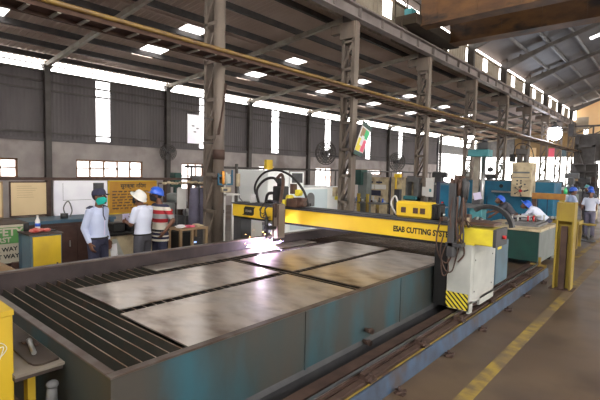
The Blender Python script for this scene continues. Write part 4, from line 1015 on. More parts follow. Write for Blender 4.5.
t=box_thing('blue_locker','tall blue steel locker left of the hose mast','cabinet',[('body','bluegrey',[(-5.14,-4.70,12,12.5,0,1.83)]),('side_edge','navy',[(-5.24,-5.14,12,12.5,0,1.87)]),('door','blue',[(-5.12,-4.88,11.985,12,.1,1.78)])],(-4.95,12.2,0))
# clutter line of small parts on far benches (x 355..400 and 437..520)
t=thing('parts_bench','long low bench with yellow legs behind the gantry beam','bench',(-9.5,15,0))
b=MB(); b.box(-10.2,-8.6,14.6,15.3,.86,.92); build('top',b,t,'mgrey')
for x in (-9.62,-9.2,-8.75,-10.1):
    b=MB(); b.box(x-.05,x+.05,14.6,14.7,0,1.25 if x in(-9.62,-9.2) else .86); build('leg',b,t,'yold')
for i in range(14):
    b=MB(); x=-10.1+i*.11; h=rr.uniform(.08,.28); y=14.8+rr.uniform(0,.3)
    b.lathe((x,y,.92),[(.045,0),(.05,h*.3),(.03,h*.6),(.04,h)],10)
    solo('machine_part',b,'small turned metal part on the long low bench, %s'%(['at its left end','second from the left','third from the left','fourth from the left','fifth from the left','sixth from the left','left of its middle','right of its middle','sixth from the right','fifth from the right','fourth from the right','third from the right','second from the right','at its right end'][i]),'part',['lgrey','dgrey','helb','steel','rust'][i%5],'small parts on the long low bench',(x,y,.92))
# ============================================================ RIGHT SIDE
# green machine table
t=thing('green_worktable','dark green steel machine base with grey end and cluttered top','machine',(-2.9,11.6,0))
b=MB(); b.box(-3.6,-2.31,10.9,12.55,.16,.84); build('body',b,t,'green')
b=MB(); b.box(-2.31,-2.295,10.9,12.55,.12,.86); build('end_panel',b,t,'greengrey')
b=MB(); b.box(-3.65,-2.26,10.84,12.6,.84,.90,.005); build('table_top',b,t,'beige')
for x,y in ((-2.4,10.98),(-2.4,12.45),(-3.5,10.98),(-3.5,12.45)):
    b=MB(); b.box(x-.06,x+.06,y-.06,y+.06,0,.16); build('foot',b,t,'black')
t=thing('fixture_plate','grey clamping fixture with rods on the green machine base','fixture',(-2.75,11.8,.9))
b=MB(); b.box(-3.15,-2.42,11.3,12.3,.90,.96); b.box(-3.1,-2.5,11.4,12.2,.96,1.0); build('plate',b,t,'mgrey')
for i in range(9):
    x=-3.05+i*.075; b=MB(); y=11.4+rr.uniform(0,.6); b.cyl((x,y,1.06),.018,.14,'z',8); b.cyl((x,y,1.13),.028,.02,'z',8); build('clamp_bolt',b,t,['steel','rust','lgrey'][i%3])
b=MB(); b.tube([(-3.0,11.5,1.10),(-2.5,11.9,1.12)],.03,8); b.box(-2.9,-2.7,11.7,11.9,1.0,1.12,.01); build('workpiece',b,t,'steel')
for i,(x,y) in enumerate(((-2.72,11.6),(-2.62,11.7))):
    b=MB(); b.cyl((x,y,1.06),.02,.14,'z',8)
    solo('red_marker',b,'little red cap standing on the fixture plate, %s of the pair'%['left','right'][i],'cap','redbtn','red caps',(x,y,.99))
t=thing('scrap_tray','long tray of dark machine parts behind the gantry control box','tray',(-3.6,11.4,.9))
b=MB(); b.box(-4.1,-3.65,11.0,11.8,.60,.93); b.box(-4.1,-3.65,11.0,11.8,0,.60) ; build('tray',b,t,'dgrey')
for i in range(6):
    b=MB(); x=-4.05+i*.07; b.ell((x,11.2+rr.uniform(0,.4),.97),(.05,.07,.05),8,6); build('part',b,t,['lgrey','dgrey','mgrey'][i%3])
# yellow I-beam post
t=thing('yellow_beam_post','old yellow painted I-beam post standing on the floor beside the yellow line','post',(-1.54,9.35,0))
b=MB(); b.box(-1.685,-1.655,9.22,9.50,0,1.63); b.box(-1.425,-1.395,9.22,9.50,0,1.63); build('flange',b,t,'yold')
b=MB(); b.box(-1.655,-1.425,9.35,9.37,0,1.63); build('web',b,t,'yold')
b=MB(); b.box(-1.60,-1.50,9.25,9.35,0,1.18); build('rust_channel',b,t,'rust')
b=MB(); b.box(-1.655,-1.425,9.22,9.36,1.28,1.62); build('cover_plate',b,t,'yold')
b=MB(); b.box(-1.74,-1.34,9.17,9.55,0,.012); build('foot_plate',b,t,'rust')
# rusty bar on posts
t=thing('rusty_yellow_rail','rusty yellow rail on a post in front of the long blue machine','rail',(-2.9,14.5,0))
b=MB(); b.box(-3.32,-2.45,14.45,14.55,1.42,1.60,.01); build('rail',b,t,'wood_rust')
for x in (-2.53,-3.25):
    b=MB(); b.box(x-.06,x+.06,14.44,14.56,0,1.42); build('post',b,t,'yold' if x>-3 else 'rust')
b=MB(); b.lathe((-2.46,14.5,1.60),[(.05,0),(.05,.12),(.02,.17),(.02,.19)],12); solo('green_bottle',b,'small green bottle standing at the right end of the rusty yellow rail','bottle','greenp',None,(-2.46,14.5,1.60))
# yellow bench behind the post
t=thing('yellow_bench','yellow legged bench loaded with grey parts behind the yellow post','bench',(-2.5,15,0))
b=MB(); b.box(-3.1,-2.12,14.8,15.6,.70,.80); build('top',b,t,'yold')
for x,y in ((-2.18,14.86),(-3.04,14.86),(-2.18,15.5),(-3.04,15.5)):
    b=MB(); b.box(x-.04,x+.04,y-.04,y+.04,0,.7); build('leg',b,t,'yold')
for i in range(8):
    x=-3.0+i*.08; b=MB(); b.ell((x,15.0,.85),(.05,.08,.05),10,6)
    solo('grey_part',b,'round grey part on the yellow legged bench, %s'%(['leftmost','second from the left','third from the left','left of the middle','right of the middle','third from the right','second from the right','rightmost'][i]),'part',['lgrey','mgrey','paper'][i%3],'grey parts on the yellow bench',(x,15,.80))
b=MB(); b.box(-2.6,-2.25,12.72,12.95,0,.10); b.bar((-2.5,12.8,.1),(-2.2,12.9,.5),.04,.04)
solo('pallet_scrap',b,'pale low block with a slanted bar beyond the green machine base','scrap','lgrey',None,(-2.45,12.8,0))
# stool
t=thing('yellow_stool','low stool with a round yellow top on a thin grey leg','stool',(-2.15,17,0))
b=MB(); b.cyl((-2.15,17,.55),.20,.05,'z',20); build('seat',b,t,'yold')
b=MB(); b.cyl((-2.15,17,.27),.035,.52,'z',10); build('leg',b,t,'mgrey')
b=MB(); b.cyl((-2.15,17,.015),.22,.03,'z',20); build('base',b,t,'dgrey')
# long blue machine
t=thing('blue_planing_machine','long blue machine tool with a beige control head, across the aisle','machine',(-4.6,17.8,0))
b=MB(); b.box(-6.25,-3.25,17.2,18.4,0,1.88,.02); build('body',b,t,'blue')
b=MB()
for x in (-5.5,-4.9,-3.75,-3.45): b.box(x,x+.02,17.18,17.2,.2,1.3)
build('panel_seam',b,t,'navy')
b=MB(); b.box(-5.3,-4.55,17.05,17.2,1.46,1.52); b.box(-3.95,-3.25,17.05,17.2,1.40,1.44); build('slide_rail',b,t,'steel')
b=MB(); b.cyl((-5.0,17.19,1.70),.07,.03,'y',16); build('port_hole',b,t,'black')
b=MB(); b.box(-6.2,-3.3,17.25,18.3,1.88,1.92); build('top_edge',b,t,'mgrey')
b=MB(); b.box(-4.50,-3.85,16.6,17.2,1.36,2.56,.02); build('control_head',b,t,'beige')
b=MB(); b.box(-4.45,-3.92,16.585,16.6,2.18,2.24); b.box(-4.45,-3.92,16.585,16.6,2.02,2.05); build('groove',b,t,'mgrey')
for i,(x,z) in enumerate(((-4.30,1.92),(-4.18,1.92),(-4.18,1.84),(-4.3,1.80),(-4.22,1.70),(-4.05,1.80),(-4.0,1.58),(-3.95,1.6))):
    b=MB(); b.cyl((x,16.58,z),.028,.03,'y',10); build('knob',b,t,'dgrey')
b=MB(); b.cyl((-4.17,16.56,1.57),.05,.05,'y',14); build('red_knob',b,t,'redbtn')
for i in range(5):
    a=2*PI*i/5; b=MB(); b.bar((-4.20,16.55,1.57),(-4.20+.17*math.cos(a),16.52,1.57+.17*math.sin(a)),.018,.018); b.ell((-4.20+.17*math.cos(a),16.52,1.57+.17*math.sin(a)),(.03,.03,.03),8,6); build('hand_lever',b,t,'dgrey')
b=MB(); b.box(-4.42,-4.32,16.8,17.0,2.56,3.0); b.box(-4.20,-4.10,16.8,17.0,2.56,3.0); b.box(-4.46,-4.06,16.75,17.05,2.85,3.05,.02); b.cyl((-4.26,16.9,3.1),.09,.14); build('head_motor',b,t,'steeldark')
b=MB(); b.box(-4.66,-4.49,16.8,17.0,2.58,2.86,.01); build('black_box',b,t,'black')
b=MB(); b.curve([(-4.55,16.9,2.86),(-4.5,16.9,3.15),(-4.3,16.9,3.25),(-4.0,16.9,3.1),(-3.85,16.9,2.6)],.015,6,5); build('hose',b,t,'rubber')
t=thing('teal_radial_drill','tall radial drill with a teal head and dark motor on a pale column','drilling machine',(-5.7,17,0))
b=MB(); b.box(-6.12,-5.36,16.7,17.3-.12,2.78,3.04,.02); build('head',b,t,'teal')
b=MB(); b.box(-5.95,-5.75,16.9,17.1,0,2.78); build('rusty_column',b,t,'rafter')
b=MB(); b.cyl((-5.60,16.95,1.4),.08,2.8,'z',14); build('steel_column',b,t,'steel')
b=MB(); b.box(-5.80,-5.42,16.8,17.15,3.04,3.32,.03); b.cyl((-5.6,16.95,3.38),.1,.12); build('motor',b,t,'dgrey')
b=MB(); b.cyl((-5.33,16.9,2.5),.015,.56); b.ell((-5.33,16.9,2.3),(.12,.1,.1),12,8); build('spindle',b,t,'dgrey')
t=thing('pedestal_fan','pale round caged fan beside the teal drill','fan',(-5.0,17.1,2.45))
b=MB()
for r_ in (.2,.14,.08): b.tube([(-5.0+r_*math.cos(a),16.9,2.45+r_*math.sin(a)) for a in [2*PI*i/20 for i in range(21)]],.010,5,False)
build('cage',b,t,'lgrey')
b=MB(); b.cyl((-5.0,17.0,2.45),.05,.15,'y'); b.tube([(-5.0,17.05,1.92),(-5.0,17.05,2.4)],.02,6); build('stand',b,t,'dgrey')
# pile behind hose mast
t=thing('blue_pedestal_machine','blue pedestal machine with a grey table behind the gantry mast','machine',(-4.1,12,0))
b=MB(); b.box(-4.25,-3.92,11.9,12.3,0,1.20,.02); b.box(-4.2,-3.95,11.85,11.9,.6,1.0); build('pedestal',b,t,'teal')
b=MB(); b.box(-4.45,-3.80,11.8,12.3,1.20,1.30,.01); build('table',b,t,'mgrey')
b=MB(); b.box(-4.2,-4.0,11.95,12.2,1.30,1.44); build('vice',b,t,'dgrey')
b=MB(); R=Matrix.Rotation(-.25,3,'Y'); b.ob((-4.05,11.9,1.53),(.20,.01,.19),R); o=solo('paper_sheet',b,'tilted white paper sheet fixed on the blue pedestal machine','paper','lilac',None,(-4.05,11.9,1.44))
# silhouettes of machines against the bright far opening
sil=[(-12.5,30,.9,1.5),(-10.8,30,.7,1.9),(-9.8,31,.8,1.7),(-14.6,34,1.5,2.2),(-17.2,40,1.6,2.3),(-15.2,42,1.4,2.4),(-12.6,40,1.2,2.2),(-10,38,.9,2.2),(-6.9,33,1.0,1.9),(-5.5,30,.7,1.8),(-6.4,40,1.2,2.4),(-5.5,44,1.0,2.3),(-5.0,36,.9,2.0)]
nm=['before the bright left opening, low one','left of the hose mast, dark','beside the third lattice column','far behind the blue locker','far left against the bright opening','second against the bright opening','third against the bright opening','behind the teal drill','right of the beige control head','behind the rusty yellow rail','far behind the seventh lattice column','far behind the blue helmets','under the far bright lamp']
for i,(x,y,ww,h) in enumerate(sil):
    t=thing('distant_machine','distant dark machine %s'%nm[i],'machine',(x,y,0),'distant machines')
    b=MB(); b.box(x-ww/2,x+ww/2,y-.4,y+.4,0,h*.55,.03); build('bed',b,t,['mgrey','bluegrey','dgrey'][i%3])
    b=MB(); b.box(x-ww*.2,x+ww*.15,y-.3,y+.3,h*.55,h*.85,.03); b.box(x-ww*.4,x+ww*.4,y-.2,y+.2,h*.82,h,.03); build('head',b,t,['dgrey','mgrey','lgrey'][i%3])
    b=MB(); b.cyl((x+ww*.3,y-.42,h*.6),.14,.06,'y',14); build('handwheel',b,t,'steeldark')
    b=MB()
    for j in range(4): b.ell((x-ww*.4+j*ww*.25,y-.3,h*.58),(.08,.08,.1),8,6)
    build('loose_parts',b,t,['lgrey','steel','white'][i%3])
# right-most white screen and dark mass
t=thing('dark_stack','dark brown stacked shelving behind the blue helmeted workers','shelving',(-5.3,41,0))
b=MB()
for z in (.1,.9,1.7,2.5,3.1): b.box(-6.6,-4.9,40.8,41.8,z,z+.08)
for x in (-6.6,-5.75,-4.98): b.box(x,x+.08,40.8,40.9,0,3.2)
b.box(-6.6,-4.9,41.7,41.8,0,3.2); build('rack',b,t,'steeldark')
for i in range(8):
    b=MB(); x=-6.4+(i%4)*.4; z=.18+.8*(i//4)*2; b.box(x,x+.3,40.9,41.5,z,z+.35,.02); build('crate',b,t,['tan','dgrey','mgrey','rust'][i%4])
for i,(x,y,z_,w_,h_,m_,l_) in enumerate(((-3.9,24,0,.7,1.3,'greengrey','grey-green machine box behind the right-hand workers'),(-3.3,26,0,.6,1.1,'beige','pale machine box far behind the right-hand workers'),(-2.9,22.6,0,.35,.9,'mgrey','small grey box between the two nearer right-hand workers'))):
    t=thing('machine_box',l_,'machine',(x,y,z_))
    b=MB(); b.box(x-w_/2,x+w_/2,y-.3,y+.3,0,h_,.03); build('body',b,t,m_)
    b=MB(); b.cyl((x,y-.33,h_*.8),.12,.08,'y',14); b.box(x-w_*.3,x+w_*.3,y-.2,y+.2,h_,h_+.18,.02); build('head',b,t,'dgrey')

# ============================================================ PEOPLE
def V(*a): return Vector(a)
def cap(mb,p,q,r0,r1,n=12):
    "tapered capsule"
    p=Vector(p);q=Vector(q);d=(q-p);L_=d.length;d=d/L_ if L_>1e-6 else V(0,0,1)
    pts=[];rs=[]
    for k in range(5): a=PI/2*k/4; pts.append(p-d*r0*math.cos(a));rs.append(max(r0*math.sin(a),.0005))
    for k in range(5): a=PI/2*k/4; pts.append(q+d*r1*math.sin(a));rs.append(max(r1*math.cos(a),.0005))
    mb.tube(pts,rs,n)
def loft(mb,secs,n=20):
    "secs: (centre, right, fwd, rx, ry)"
    vs=[]
    for c,r,f,rx,ry in secs:
        for k in range(n): a=2*PI*k/n; vs.append(Vector(c)+Vector(r)*rx*math.cos(a)+Vector(f)*ry*math.sin(a))
    F=[(i*n+k,i*n+(k+1)%n,(i+1)*n+(k+1)%n,(i+1)*n+k) for i in range(len(secs)-1) for k in range(n)]
    F+= [list(range(n))[::-1],[ (len(secs)-1)*n+k for k in range(n)]]
    mb.add(vs,F)
def hand(mb,wr,d,pn,s=1.0,side=1,curl=.6):
    "wr wrist, d hand direction, pn palm normal; thumb on side*cross"
    d=d.normalized(); pn=(pn-d*pn.dot(d)).normalized(); sd=d.cross(pn)*side
    c=wr+d*.045*s
    for k in (-1.1,-.37,.37,1.1): cap(mb,wr+sd*.012*k*s,wr+d*.085*s+sd*.021*k*s,.017*s,.013*s,8)
    for i,k in enumerate((-1.15,-.4,.38,1.12)):
        L_=[.062,.078,.084,.074][i]*s
        b0=wr+d*.085*s+sd*.021*k*s; d1=(d*math.cos(curl*.5)+pn*math.sin(curl*.5)); b1=b0+d1*L_*.5
        d2=(d*math.cos(curl*1.4)+pn*math.sin(curl*1.4)); b2=b1+d2*L_*.5
        cap(mb,b0,b1,.0105*s,.0095*s,8); cap(mb,b1,b2,.0095*s,.008*s,8)
    t0=wr+d*.025*s+sd*.024*s; t1=t0+(d*.6+sd*.7+pn*.3).normalized()*.042*s; t2=t1+(d*.9+sd*.1+pn*.4).normalized()*.032*s
    cap(mb,t0,t1,.014*s,.011*s,8); cap(mb,t1,t2,.011*s,.009*s,8)
def person(label,loc,rotz,P,shirt='shirtw',trous='greytr',sleeve='short',hat='cap',hatm='navy',mask=None,vox=.010,group=None,hs=1.0,sc=1.0,hem=0,wid=1.0):
    t=thing('person',label,'person',loc,group,rotz)
    if sc!=1.0: t.scale=(sc,sc,sc)
    D=dict(pel=(0,0,.93),che=(0,0,1.24),neck=(0,0,1.43),head=(0,.035,1.575),yaw=0,pitch=0,
           shL=(-.180,0,1.365),shR=(.180,0,1.365),elL=(-.24,-.02,1.11),elR=(.24,-.02,1.11),wrL=(-.25,.05,.87),wrR=(.25,.05,.87),
           kL=(-.10,.02,.50),kR=(.10,.02,.50),aL=(-.105,-.02,.09),aR=(.105,-.02,.09),hdL=None,hdR=None)
    D.update(P); g={k:(Vector(v) if isinstance(v,tuple) else v) for k,v in D.items()}
    spine=[g['pel'],(g['pel']*.5+g['che']*.5),g['che'],g['neck']]
    rtv=(g['shR']-g['shL']).normalized()
    def tors(off,z0=0.0):
        S=[]
        up1=(g['che']-g['pel']).normalized(); up2=(g['neck']-g['che']).normalized()
        def sec(c,u,rx,ry): 
            r=(rtv-u*rtv.dot(u)).normalized(); f=u.cross(r); S.append((c,r,f,rx*wid+off,ry+off))
        pel,che,nk=g['pel'],g['che'],g['neck']
        sec(pel-up1*.10,up1,.135,.100); sec(pel,up1,.155,.112); sec(pel+(che-pel)*.35,up1,.142,.105); sec(pel+(che-pel)*.7,up1,.155,.112)
        u=(up1+up2).normalized(); sec(che,u,.172,.118); sec(che+(nk-che)*.45,up2,.172,.108); sec(che+(nk-che)*.72,up2,.150,.085); sec(che+(nk-che)*.95,up2,.075,.062)
        return S
    body=MB(); loft(body,tors(0))
    cap(body,g['neck']-(g['neck']-g['che']).normalized()*.05,g['head']*.75+g['neck']*.25,.058,.054)
    for s in 'LR':
        sg=-1 if s=='L' else 1
        sh,el,wr=g['sh'+s],g['el'+s],g['wr'+s]
        cap(body,g['che']+(g['neck']-g['che'])*.6+rtv*sg*.08,sh,.06,.056); cap(body,sh,el,.054,.042); cap(body,el,wr,.042,.027)
        d=(wr-el).normalized() if g['hd'+s] is None else g['hd'+s].normalized()
        pn=(rtv*(-sg)+V(0,.2,0)); pn=pn if abs(pn.normalized().dot(d))<.9 else V(0,0,-1)
        hand(body,wr,d,pn,1.0,sg if True else 1)
        hip=g['pel']+rtv*sg*.09-V(0,0,.04); kn=g['k'+s]; an=g['a'+s]
        cap(body,hip,kn,.085,.058); cap(body,kn,an,.056,.040); cap(body,an,an+V(0,-.02,-.04),.042,.04); cap(body,an+V(0,0,-.045),an+V(.0,.15,-.055),.04,.036)
    # head
    Rh=Matrix.Rotation(math.radians(g['yaw']),3,'Z')@Matrix.Rotation(math.radians(-g['pitch']),3,'X')
    hc=g['head']
    def H(x,y,z): return hc+Rh@V(x,y,z)*hs
    body.ell(hc+Rh@V(0,-.012,.025)*hs,(.077*hs,.095*hs,.095*hs),18,12,Rh)
    body.ell(hc+Rh@V(0,.018,-.045)*hs,(.060*hs,.072*hs,.075*hs),16,10,Rh)
    cap(body,H(0,.085,.02),H(0,.108,-.022),.010,.016,8)
    cap(body,H(-.022,.082,-.062),H(.022,.082,-.062),.010,.010,8)
    cap(body,H(-.03,.080,.035),H(.03,.080,.035),.013,.013,8); cap(body,H(0,.07,-.095),H(0,.075,-.10),.02,.018,8)
    for sx in (-1,1): body.ell(H(sx*.079,-.005,-.005),(.012,.020,.034),8,6,Rh)
    bo=rmpart('body',body,vox,'skin',t,2)
    e=MB()
    for sx in (-1,1): e.ell(H(sx*.030,.083,.012),(.013,.007,.008),8,6,Rh)
    build('eyes',e,t,'eyew',world=False)
    e=MB()
    for sx in (-1,1): e.ell(H(sx*.030,.089,.012),(.006,.004,.006),6,5,Rh)
    build('pupils',e,t,'black',world=False)
    hr=MB(); hr.ell(H(0,-.022,.035),(.083*hs,.096*hs,.096*hs),16,10,Rh); 
    hr.v=[v for v in hr.v]; 
    # keep hair behind the hairline
    vs=[];loc_=[]
    for v in hr.v:
        q=Rh.inverted()@(Vector(v)-hc)
        if q.y>.045*hs and q.z<.07*hs: q.y=.045*hs-.02*hs
        if q.z<-.05*hs: q.z=-.05*hs
        vs.append(tuple(hc+Rh@q))
    hr.v=vs; build('hair',hr,t,'hair',world=False)
    # shirt
    s_=MB(); TS=tors(.016)
    if hem: c_,r_q,f_q,rx_q,ry_q=TS[0]; TS=[(c_-V(0,0,hem),r_q,f_q,rx_q+.03,ry_q+.03),(c_,r_q,f_q,rx_q+.03,ry_q+.025)]+TS[1:]
    loft(s_,TS)
    for s in 'LR':
        sg=-1 if s=='L' else 1; sh,el,wr=g['sh'+s],g['el'+s],g['wr'+s]
        cap(s_,g['che']+(g['neck']-g['che'])*.6+rtv*sg*.08,sh,.066,.062)
        if sleeve=='short': cap(s_,sh,sh+(el-sh)*.72,.063,.062)
        else: cap(s_,sh,el,.062,.052); cap(s_,el,el+(wr-el)*.88,.052,.038)
    so=rmpart('shirt',s_,vox*1.15,shirt,t,3)
    if shirt in('shirtw','shirtb'):
        cl=MB(); up2=(g['neck']-g['che']).normalized(); r=rtv; f=up2.cross(r); c0_=g['neck']-up2*.01
        pts=[c0_+r*.078*math.cos(a)+f*.068*math.sin(a)+up2*(.012-.035*max(0,math.sin(a))) for a in [PI/2+.25+(2*PI-.5)*i/16 for i in range(17)]]
        cl.tube(pts,.016,6); build('collar',cl,t,shirt,world=False)
        cl=MB(); f1=(g['che']-g['pel']).normalized().cross(rtv)
        cl.bar(g['pel']+f1*.128+V(0,0,.05),g['che']+f1*.136,.02,.004,tuple(f1)); cl.box(*[0]*6) if False else None; build('placket',cl,t,'lilac' if shirt=='shirtb' else shirt,world=False)
    tr=MB(); loft(tr,[(c,r,f,rx+.002,ry+.002) for c,r,f,rx,ry in tors(.019)[:2]]+[])
    up1=(g['che']-g['pel']).normalized()
    for s in 'LR':
        sg=-1 if s=='L' else 1; hip=g['pel']+rtv*sg*.085-V(0,0,.05); kn=g['k'+s]; an=g['a'+s]
        cap(tr,hip,kn,.102,.080); cap(tr,kn,an+V(0,0,.0),.080,.066)
    rmpart('trousers',tr,vox*1.15,trous,t,2)
    bl=MB(); S=tors(.026)[1]; c,r,f,rx,ry=S
    bl.tube([c+up1*.01+r*(rx)*math.cos(a)+f*(ry)*math.sin(a) for a in [2*PI*i/24 for i in range(25)]],.014,6); build('belt',bl,t,'black',world=False)
    for s in 'LR':
        an=g['a'+s]; sh_=MB(); cap(sh_,an+V(0,-.035,-.045),an+V(0,.17,-.05),.045,.040); sh_.box(an.x-.045,an.x+.045,an.y-.08,an.y+.21,an.z-.09,an.z-.072); build('shoe',sh_,t,'black',world=False)
    # headgear
    hm=MB()
    if hat=='helmet':
        vs=[];F=[];n=24;prof=[(.128,.045),(.122,.055),(.118,.07),(.112,.10),(.094,.135),(.062,.158),(.0,.166)]
        for (rr_,z) in prof:
            for k in range(n):
                a=2*PI*k/n; vs.append(H(rr_*.88*math.cos(a),rr_*1.08*math.sin(a)-.008,z-.008))
        for i in range(len(prof)-1):
            for k in range(n): F.append((i*n+k,i*n+(k+1)%n,(i+1)*n+(k+1)%n,(i+1)*n+k))
        hm.add(vs,F,True)
        vs=[];pr=[]
        for k in range(n):
            a=2*PI*k/n; ex=.012+.05*max(0,math.sin(a))**2
            vs.append(H(.128*.88*math.cos(a),.128*1.08*math.sin(a)-.008,.037)); vs.append(H((.128+ex)*.88*math.cos(a),(.128+ex)*1.08*math.sin(a)-.008,.028))
        hm.add(vs,[(2*k,2*k+1,2*((k+1)%n)+1,2*((k+1)%n)) for k in range(n)],True)
        hm.tube([H(0,-.12,.09),H(0,-.07,.145),H(0,0,.162),H(0,.07,.148),H(0,.115,.10)],.012,6)
        build('helmet',hm,t,hatm,world=False)
    elif hat=='cap':
        vs=[];F=[];n=24;prof=[(.098,.035),(.100,.07),(.090,.105),(.060,.13),(.0,.138)]
        for (rr_,z) in prof:
            for k in range(n):
                a=2*PI*k/n; vs.append(H(rr_*.90*math.cos(a),rr_*1.08*math.sin(a)-.010,z-.005))
        for i in range(len(prof)-1):
            for k in range(n): F.append((i*n+k,i*n+(k+1)%n,(i+1)*n+(k+1)%n,(i+1)*n+k))
        hm.add(vs,F,True)
        pts=[];
        for i in range(9):
            a=PI*(.14+.72*i/8); pts.append((.088*math.cos(a),.102*math.sin(a)-.01,.035)); 
        out=[(x*1.02,y+.075*math.sin(PI*(.14+.72*i/8)),.018) for i,(x,y,z) in enumerate(pts)]
        vv=[H(*p) for p in pts]+[H(*p) for p in out]+[H(p[0],p[1],p[2]-.007) for p in pts]+[H(p[0],p[1],p[2]-.007) for p in out]
        Q=[(i,i+1,9+i+1,9+i) for i in range(8)]+[(18+i,27+i,27+i+1,18+i+1) for i in range(8)]+[(9+i,9+i+1,27+i+1,27+i) for i in range(8)]
        hm.add(vv,Q,True)
        build('cap',hm,t,hatm,world=False)
    if mask:
        mk=MB(); 
        vs=[];n=14;F=[]
        for j,(z,ex) in enumerate(((-.012,-.002),(-.035,.006),(-.06,.008),(-.09,.0),(-.112,-.022))):
            for k in range(n):
                a=PI*(-.06+1.12*k/(n-1)); rx=.072-.010*(j>2)-.01*(j>3); ry=.104+ex-.004*j
                vs.append(H(rx*math.cos(a),ry*math.sin(a)*1.0-.004,z))
        for j in range(4):
            for k in range(n-1): F.append((j*n+k,j*n+k+1,(j+1)*n+k+1,(j+1)*n+k))
        mk.add(vs,F,True); build('face_mask',mk,t,mask,world=False)
    return t,H,g
# striped polo material
def stripes():
    m=bpy.data.materials.new('striped_polo'); m.use_nodes=True; nt=m.node_tree;N=nt.nodes;L=nt.links;b=N['Principled BSDF'];b.inputs['Roughness'].default_value=.85
    tc=N.new('ShaderNodeTexCoord');sx=N.new('ShaderNodeSeparateXYZ');L.new(tc.outputs['Object'],sx.inputs[0])
    mr=N.new('ShaderNodeMapRange');mr.inputs[1].default_value=.74;mr.inputs[2].default_value=1.43;L.new(sx.outputs[2],mr.inputs[0])
    rp=N.new('ShaderNodeValToRGB');rp.color_ramp.interpolation='CONSTANT';L.new(mr.outputs[0],rp.inputs[0])
    W_=(.66,.62,.52,1);Rd=(.42,.02,.03,1);Nv=(.03,.03,.07,1);G=(.36,.36,.36,1)
    st=[(0,W_),(.05,Nv),(.11,W_),(.15,Nv),(.22,W_),(.50,Rd),(.60,G),(.73,Rd),(.83,W_),(.92,Nv)]
    el=rp.color_ramp.elements; el[0].position=0;el[0].color=st[0][1];el[1].position=st[1][0];el[1].color=st[1][1]
    for p,c in st[2:]: e=el.new(p);e.color=c
    L.new(rp.outputs[0],b.inputs['Base Color']);return m
STR=stripes(); M['stripes']=STR
r=math.radians
t,H,g=person('person in navy cap, teal mask and long-sleeved pale blue shirt, papers at the hip',(-7.0,3.12,0),r(-66),
    dict(head=(.0,.05,1.575),pitch=-14,yaw=0,neck=(0,.01,1.42),shL=(-.165,0,1.355),shR=(.165,0,1.355),elL=(-.20,-.05,1.10),wrL=(-.20,.03,.87),elR=(.205,-.07,1.10),wrR=(.21,.04,.87)),
    'shirtb','navy','long','cap','navy','maskteal',.009,wid=.9,hs=1.06,sc=1.02)
b=MB(); b.prism([(.06,.60),(.19,.64),(.17,.84),(.04,.80)],-.235,-.222,'yz')
b.v=[(x,y,z) for x,y,z in b.v]
o=build('folded_papers',b,None,'paper'); o.matrix_world=Matrix.Translation((-7.0,3.12,0))@Matrix.Rotation(r(-66),4,'Z'); o['label']='folded white papers held at the hip by the man in the navy cap'; o['category']='paper'
for sx in (-1,1):
    b=MB(); b.ob((sx*.155,-.01,1.425),(.085,.07,.012),Matrix.Rotation(sx*.35,3,'Y')); build('epaulette',b,t,'navy',world=False)
b=MB(); b.tube([H(.0,-.02,-.10)+V(.045,.09,-.03),V(.03,.135,1.30),V(.0,.145,1.22)],.008,5); build('lanyard',b,t,'navy',world=False)

t,H,g=person('person in white helmet and white short-sleeved shirt reading a small paper',(-7.0,3.90,0),r(112),
    dict(head=(.0,.09,1.55),pitch=-32,neck=(0,.03,1.42),elL=(-.22,.07,1.12),wrL=(-.08,.28,1.14),elR=(.23,.06,1.13),wrR=(.08,.29,1.16),hdL=(.2,1,.1),hdR=(-.2,1,.1)),
    'shirtw','greytr','short','helmet','helw','maskblk',.009,hs=.95)
b=MB(); b.box(-.07,.09,.36,.375,1.12,1.27); b.box(-.02,.10,.34,.35,1.15,1.24)
o=build('small_notebook',b,None,'lilac'); o.matrix_world=Matrix.Translation((-7.0,3.90,0))@Matrix.Rotation(r(112),4,'Z'); o['label']='small lilac paper held up by the man in the white helmet'; o['category']='paper'
t,H,g=person('person in blue helmet, black mask and red, grey and white striped polo',(-7.3,4.42,0),r(184),
    dict(head=(.05,.06,1.575),pitch=-14,yaw=-30,elL=(-.33,-.04,1.13),wrL=(-.27,.10,.93),hdL=(.3,.5,-.8),elR=(.25,.0,1.12),wrR=(.24,.09,.88)),
    'stripes','navy','short','helmet','helb','maskblk',.009,hem=.10,wid=1.05)
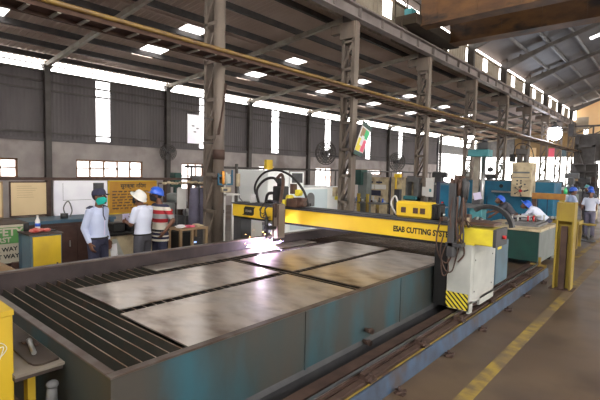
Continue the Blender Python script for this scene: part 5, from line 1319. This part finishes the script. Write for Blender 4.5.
# bending worker in white at the green table
t,H,g=person('person in a white shirt and blue helmet bending over work behind the green machine base',(-2.80,13.25,0),r(95),
    dict(pel=(0,-.15,.88),che=(0,.10,1.10),neck=(0,.26,1.22),head=(0,.38,1.27),pitch=-45,shL=(-.18,.20,1.20),shR=(.18,.20,1.20),elL=(-.24,.34,1.0),elR=(.24,.34,1.0),wrL=(-.16,.55,.98),wrR=(.14,.56,.98),kL=(-.1,-.02,.48),kR=(.1,-.02,.48),aL=(-.1,-.12,.09),aR=(.1,-.12,.09)),
    'shirtw','navy','long','helmet','helb',None,.012)
t,H,g=person('person in dark clothes reaching down, left of the bending white-shirted worker',(-3.75,13.9,0),r(120),
    dict(pel=(0,-.1,.9),che=(0,.10,1.14),neck=(0,.22,1.28),head=(0,.32,1.34),pitch=-40,shL=(-.18,.17,1.25),shR=(.18,.17,1.25),elL=(-.26,.36,1.06),elR=(.24,.34,1.02),wrL=(-.2,.55,.90),wrR=(.14,.54,.98)),
    'greytr','navy','short','helmet','helb',None,.012)
# right hand group
person('pale-shirted person in blue helmet just right of the yellow post, facing right',(-2.88,18.3,0),r(-60),
    dict(elR=(.23,.08,1.12),wrR=(.16,.3,1.12),elL=(-.23,.05,1.12),wrL=(-.15,.3,1.08),pitch=-10),'shirtb','navy','short','helmet','helb',None,.014)
person('white-shirted person in blue helmet behind the yellow stool, arm stretched out',(-2.30,18.2,0),r(170),
    dict(elR=(.24,.05,1.12),wrR=(.2,.25,1.05),elL=(-.34,.1,1.20),wrL=(-.55,.25,1.22),pitch=-8),'shirtw','purple','short','helmet','helb',None,.014,sc=.97)
person('person in a dark shirt and blue helmet half hidden behind the yellow-stool worker',(-2.72,21.2,0),r(-150),dict(),'greytr','navy','short','helmet','helb',None,.016)
person('person in a teal helmet far behind the pale-shirted workers',(-3.25,24.5,0),r(150),dict(),'greytr','navy','short','helmet','teal',None,.018)
person('person in a white cap with head showing over the rusty yellow rail',(-3.35,19.2,0),r(160),dict(),'shirtw','navy','short','cap','lgrey',None,.016)
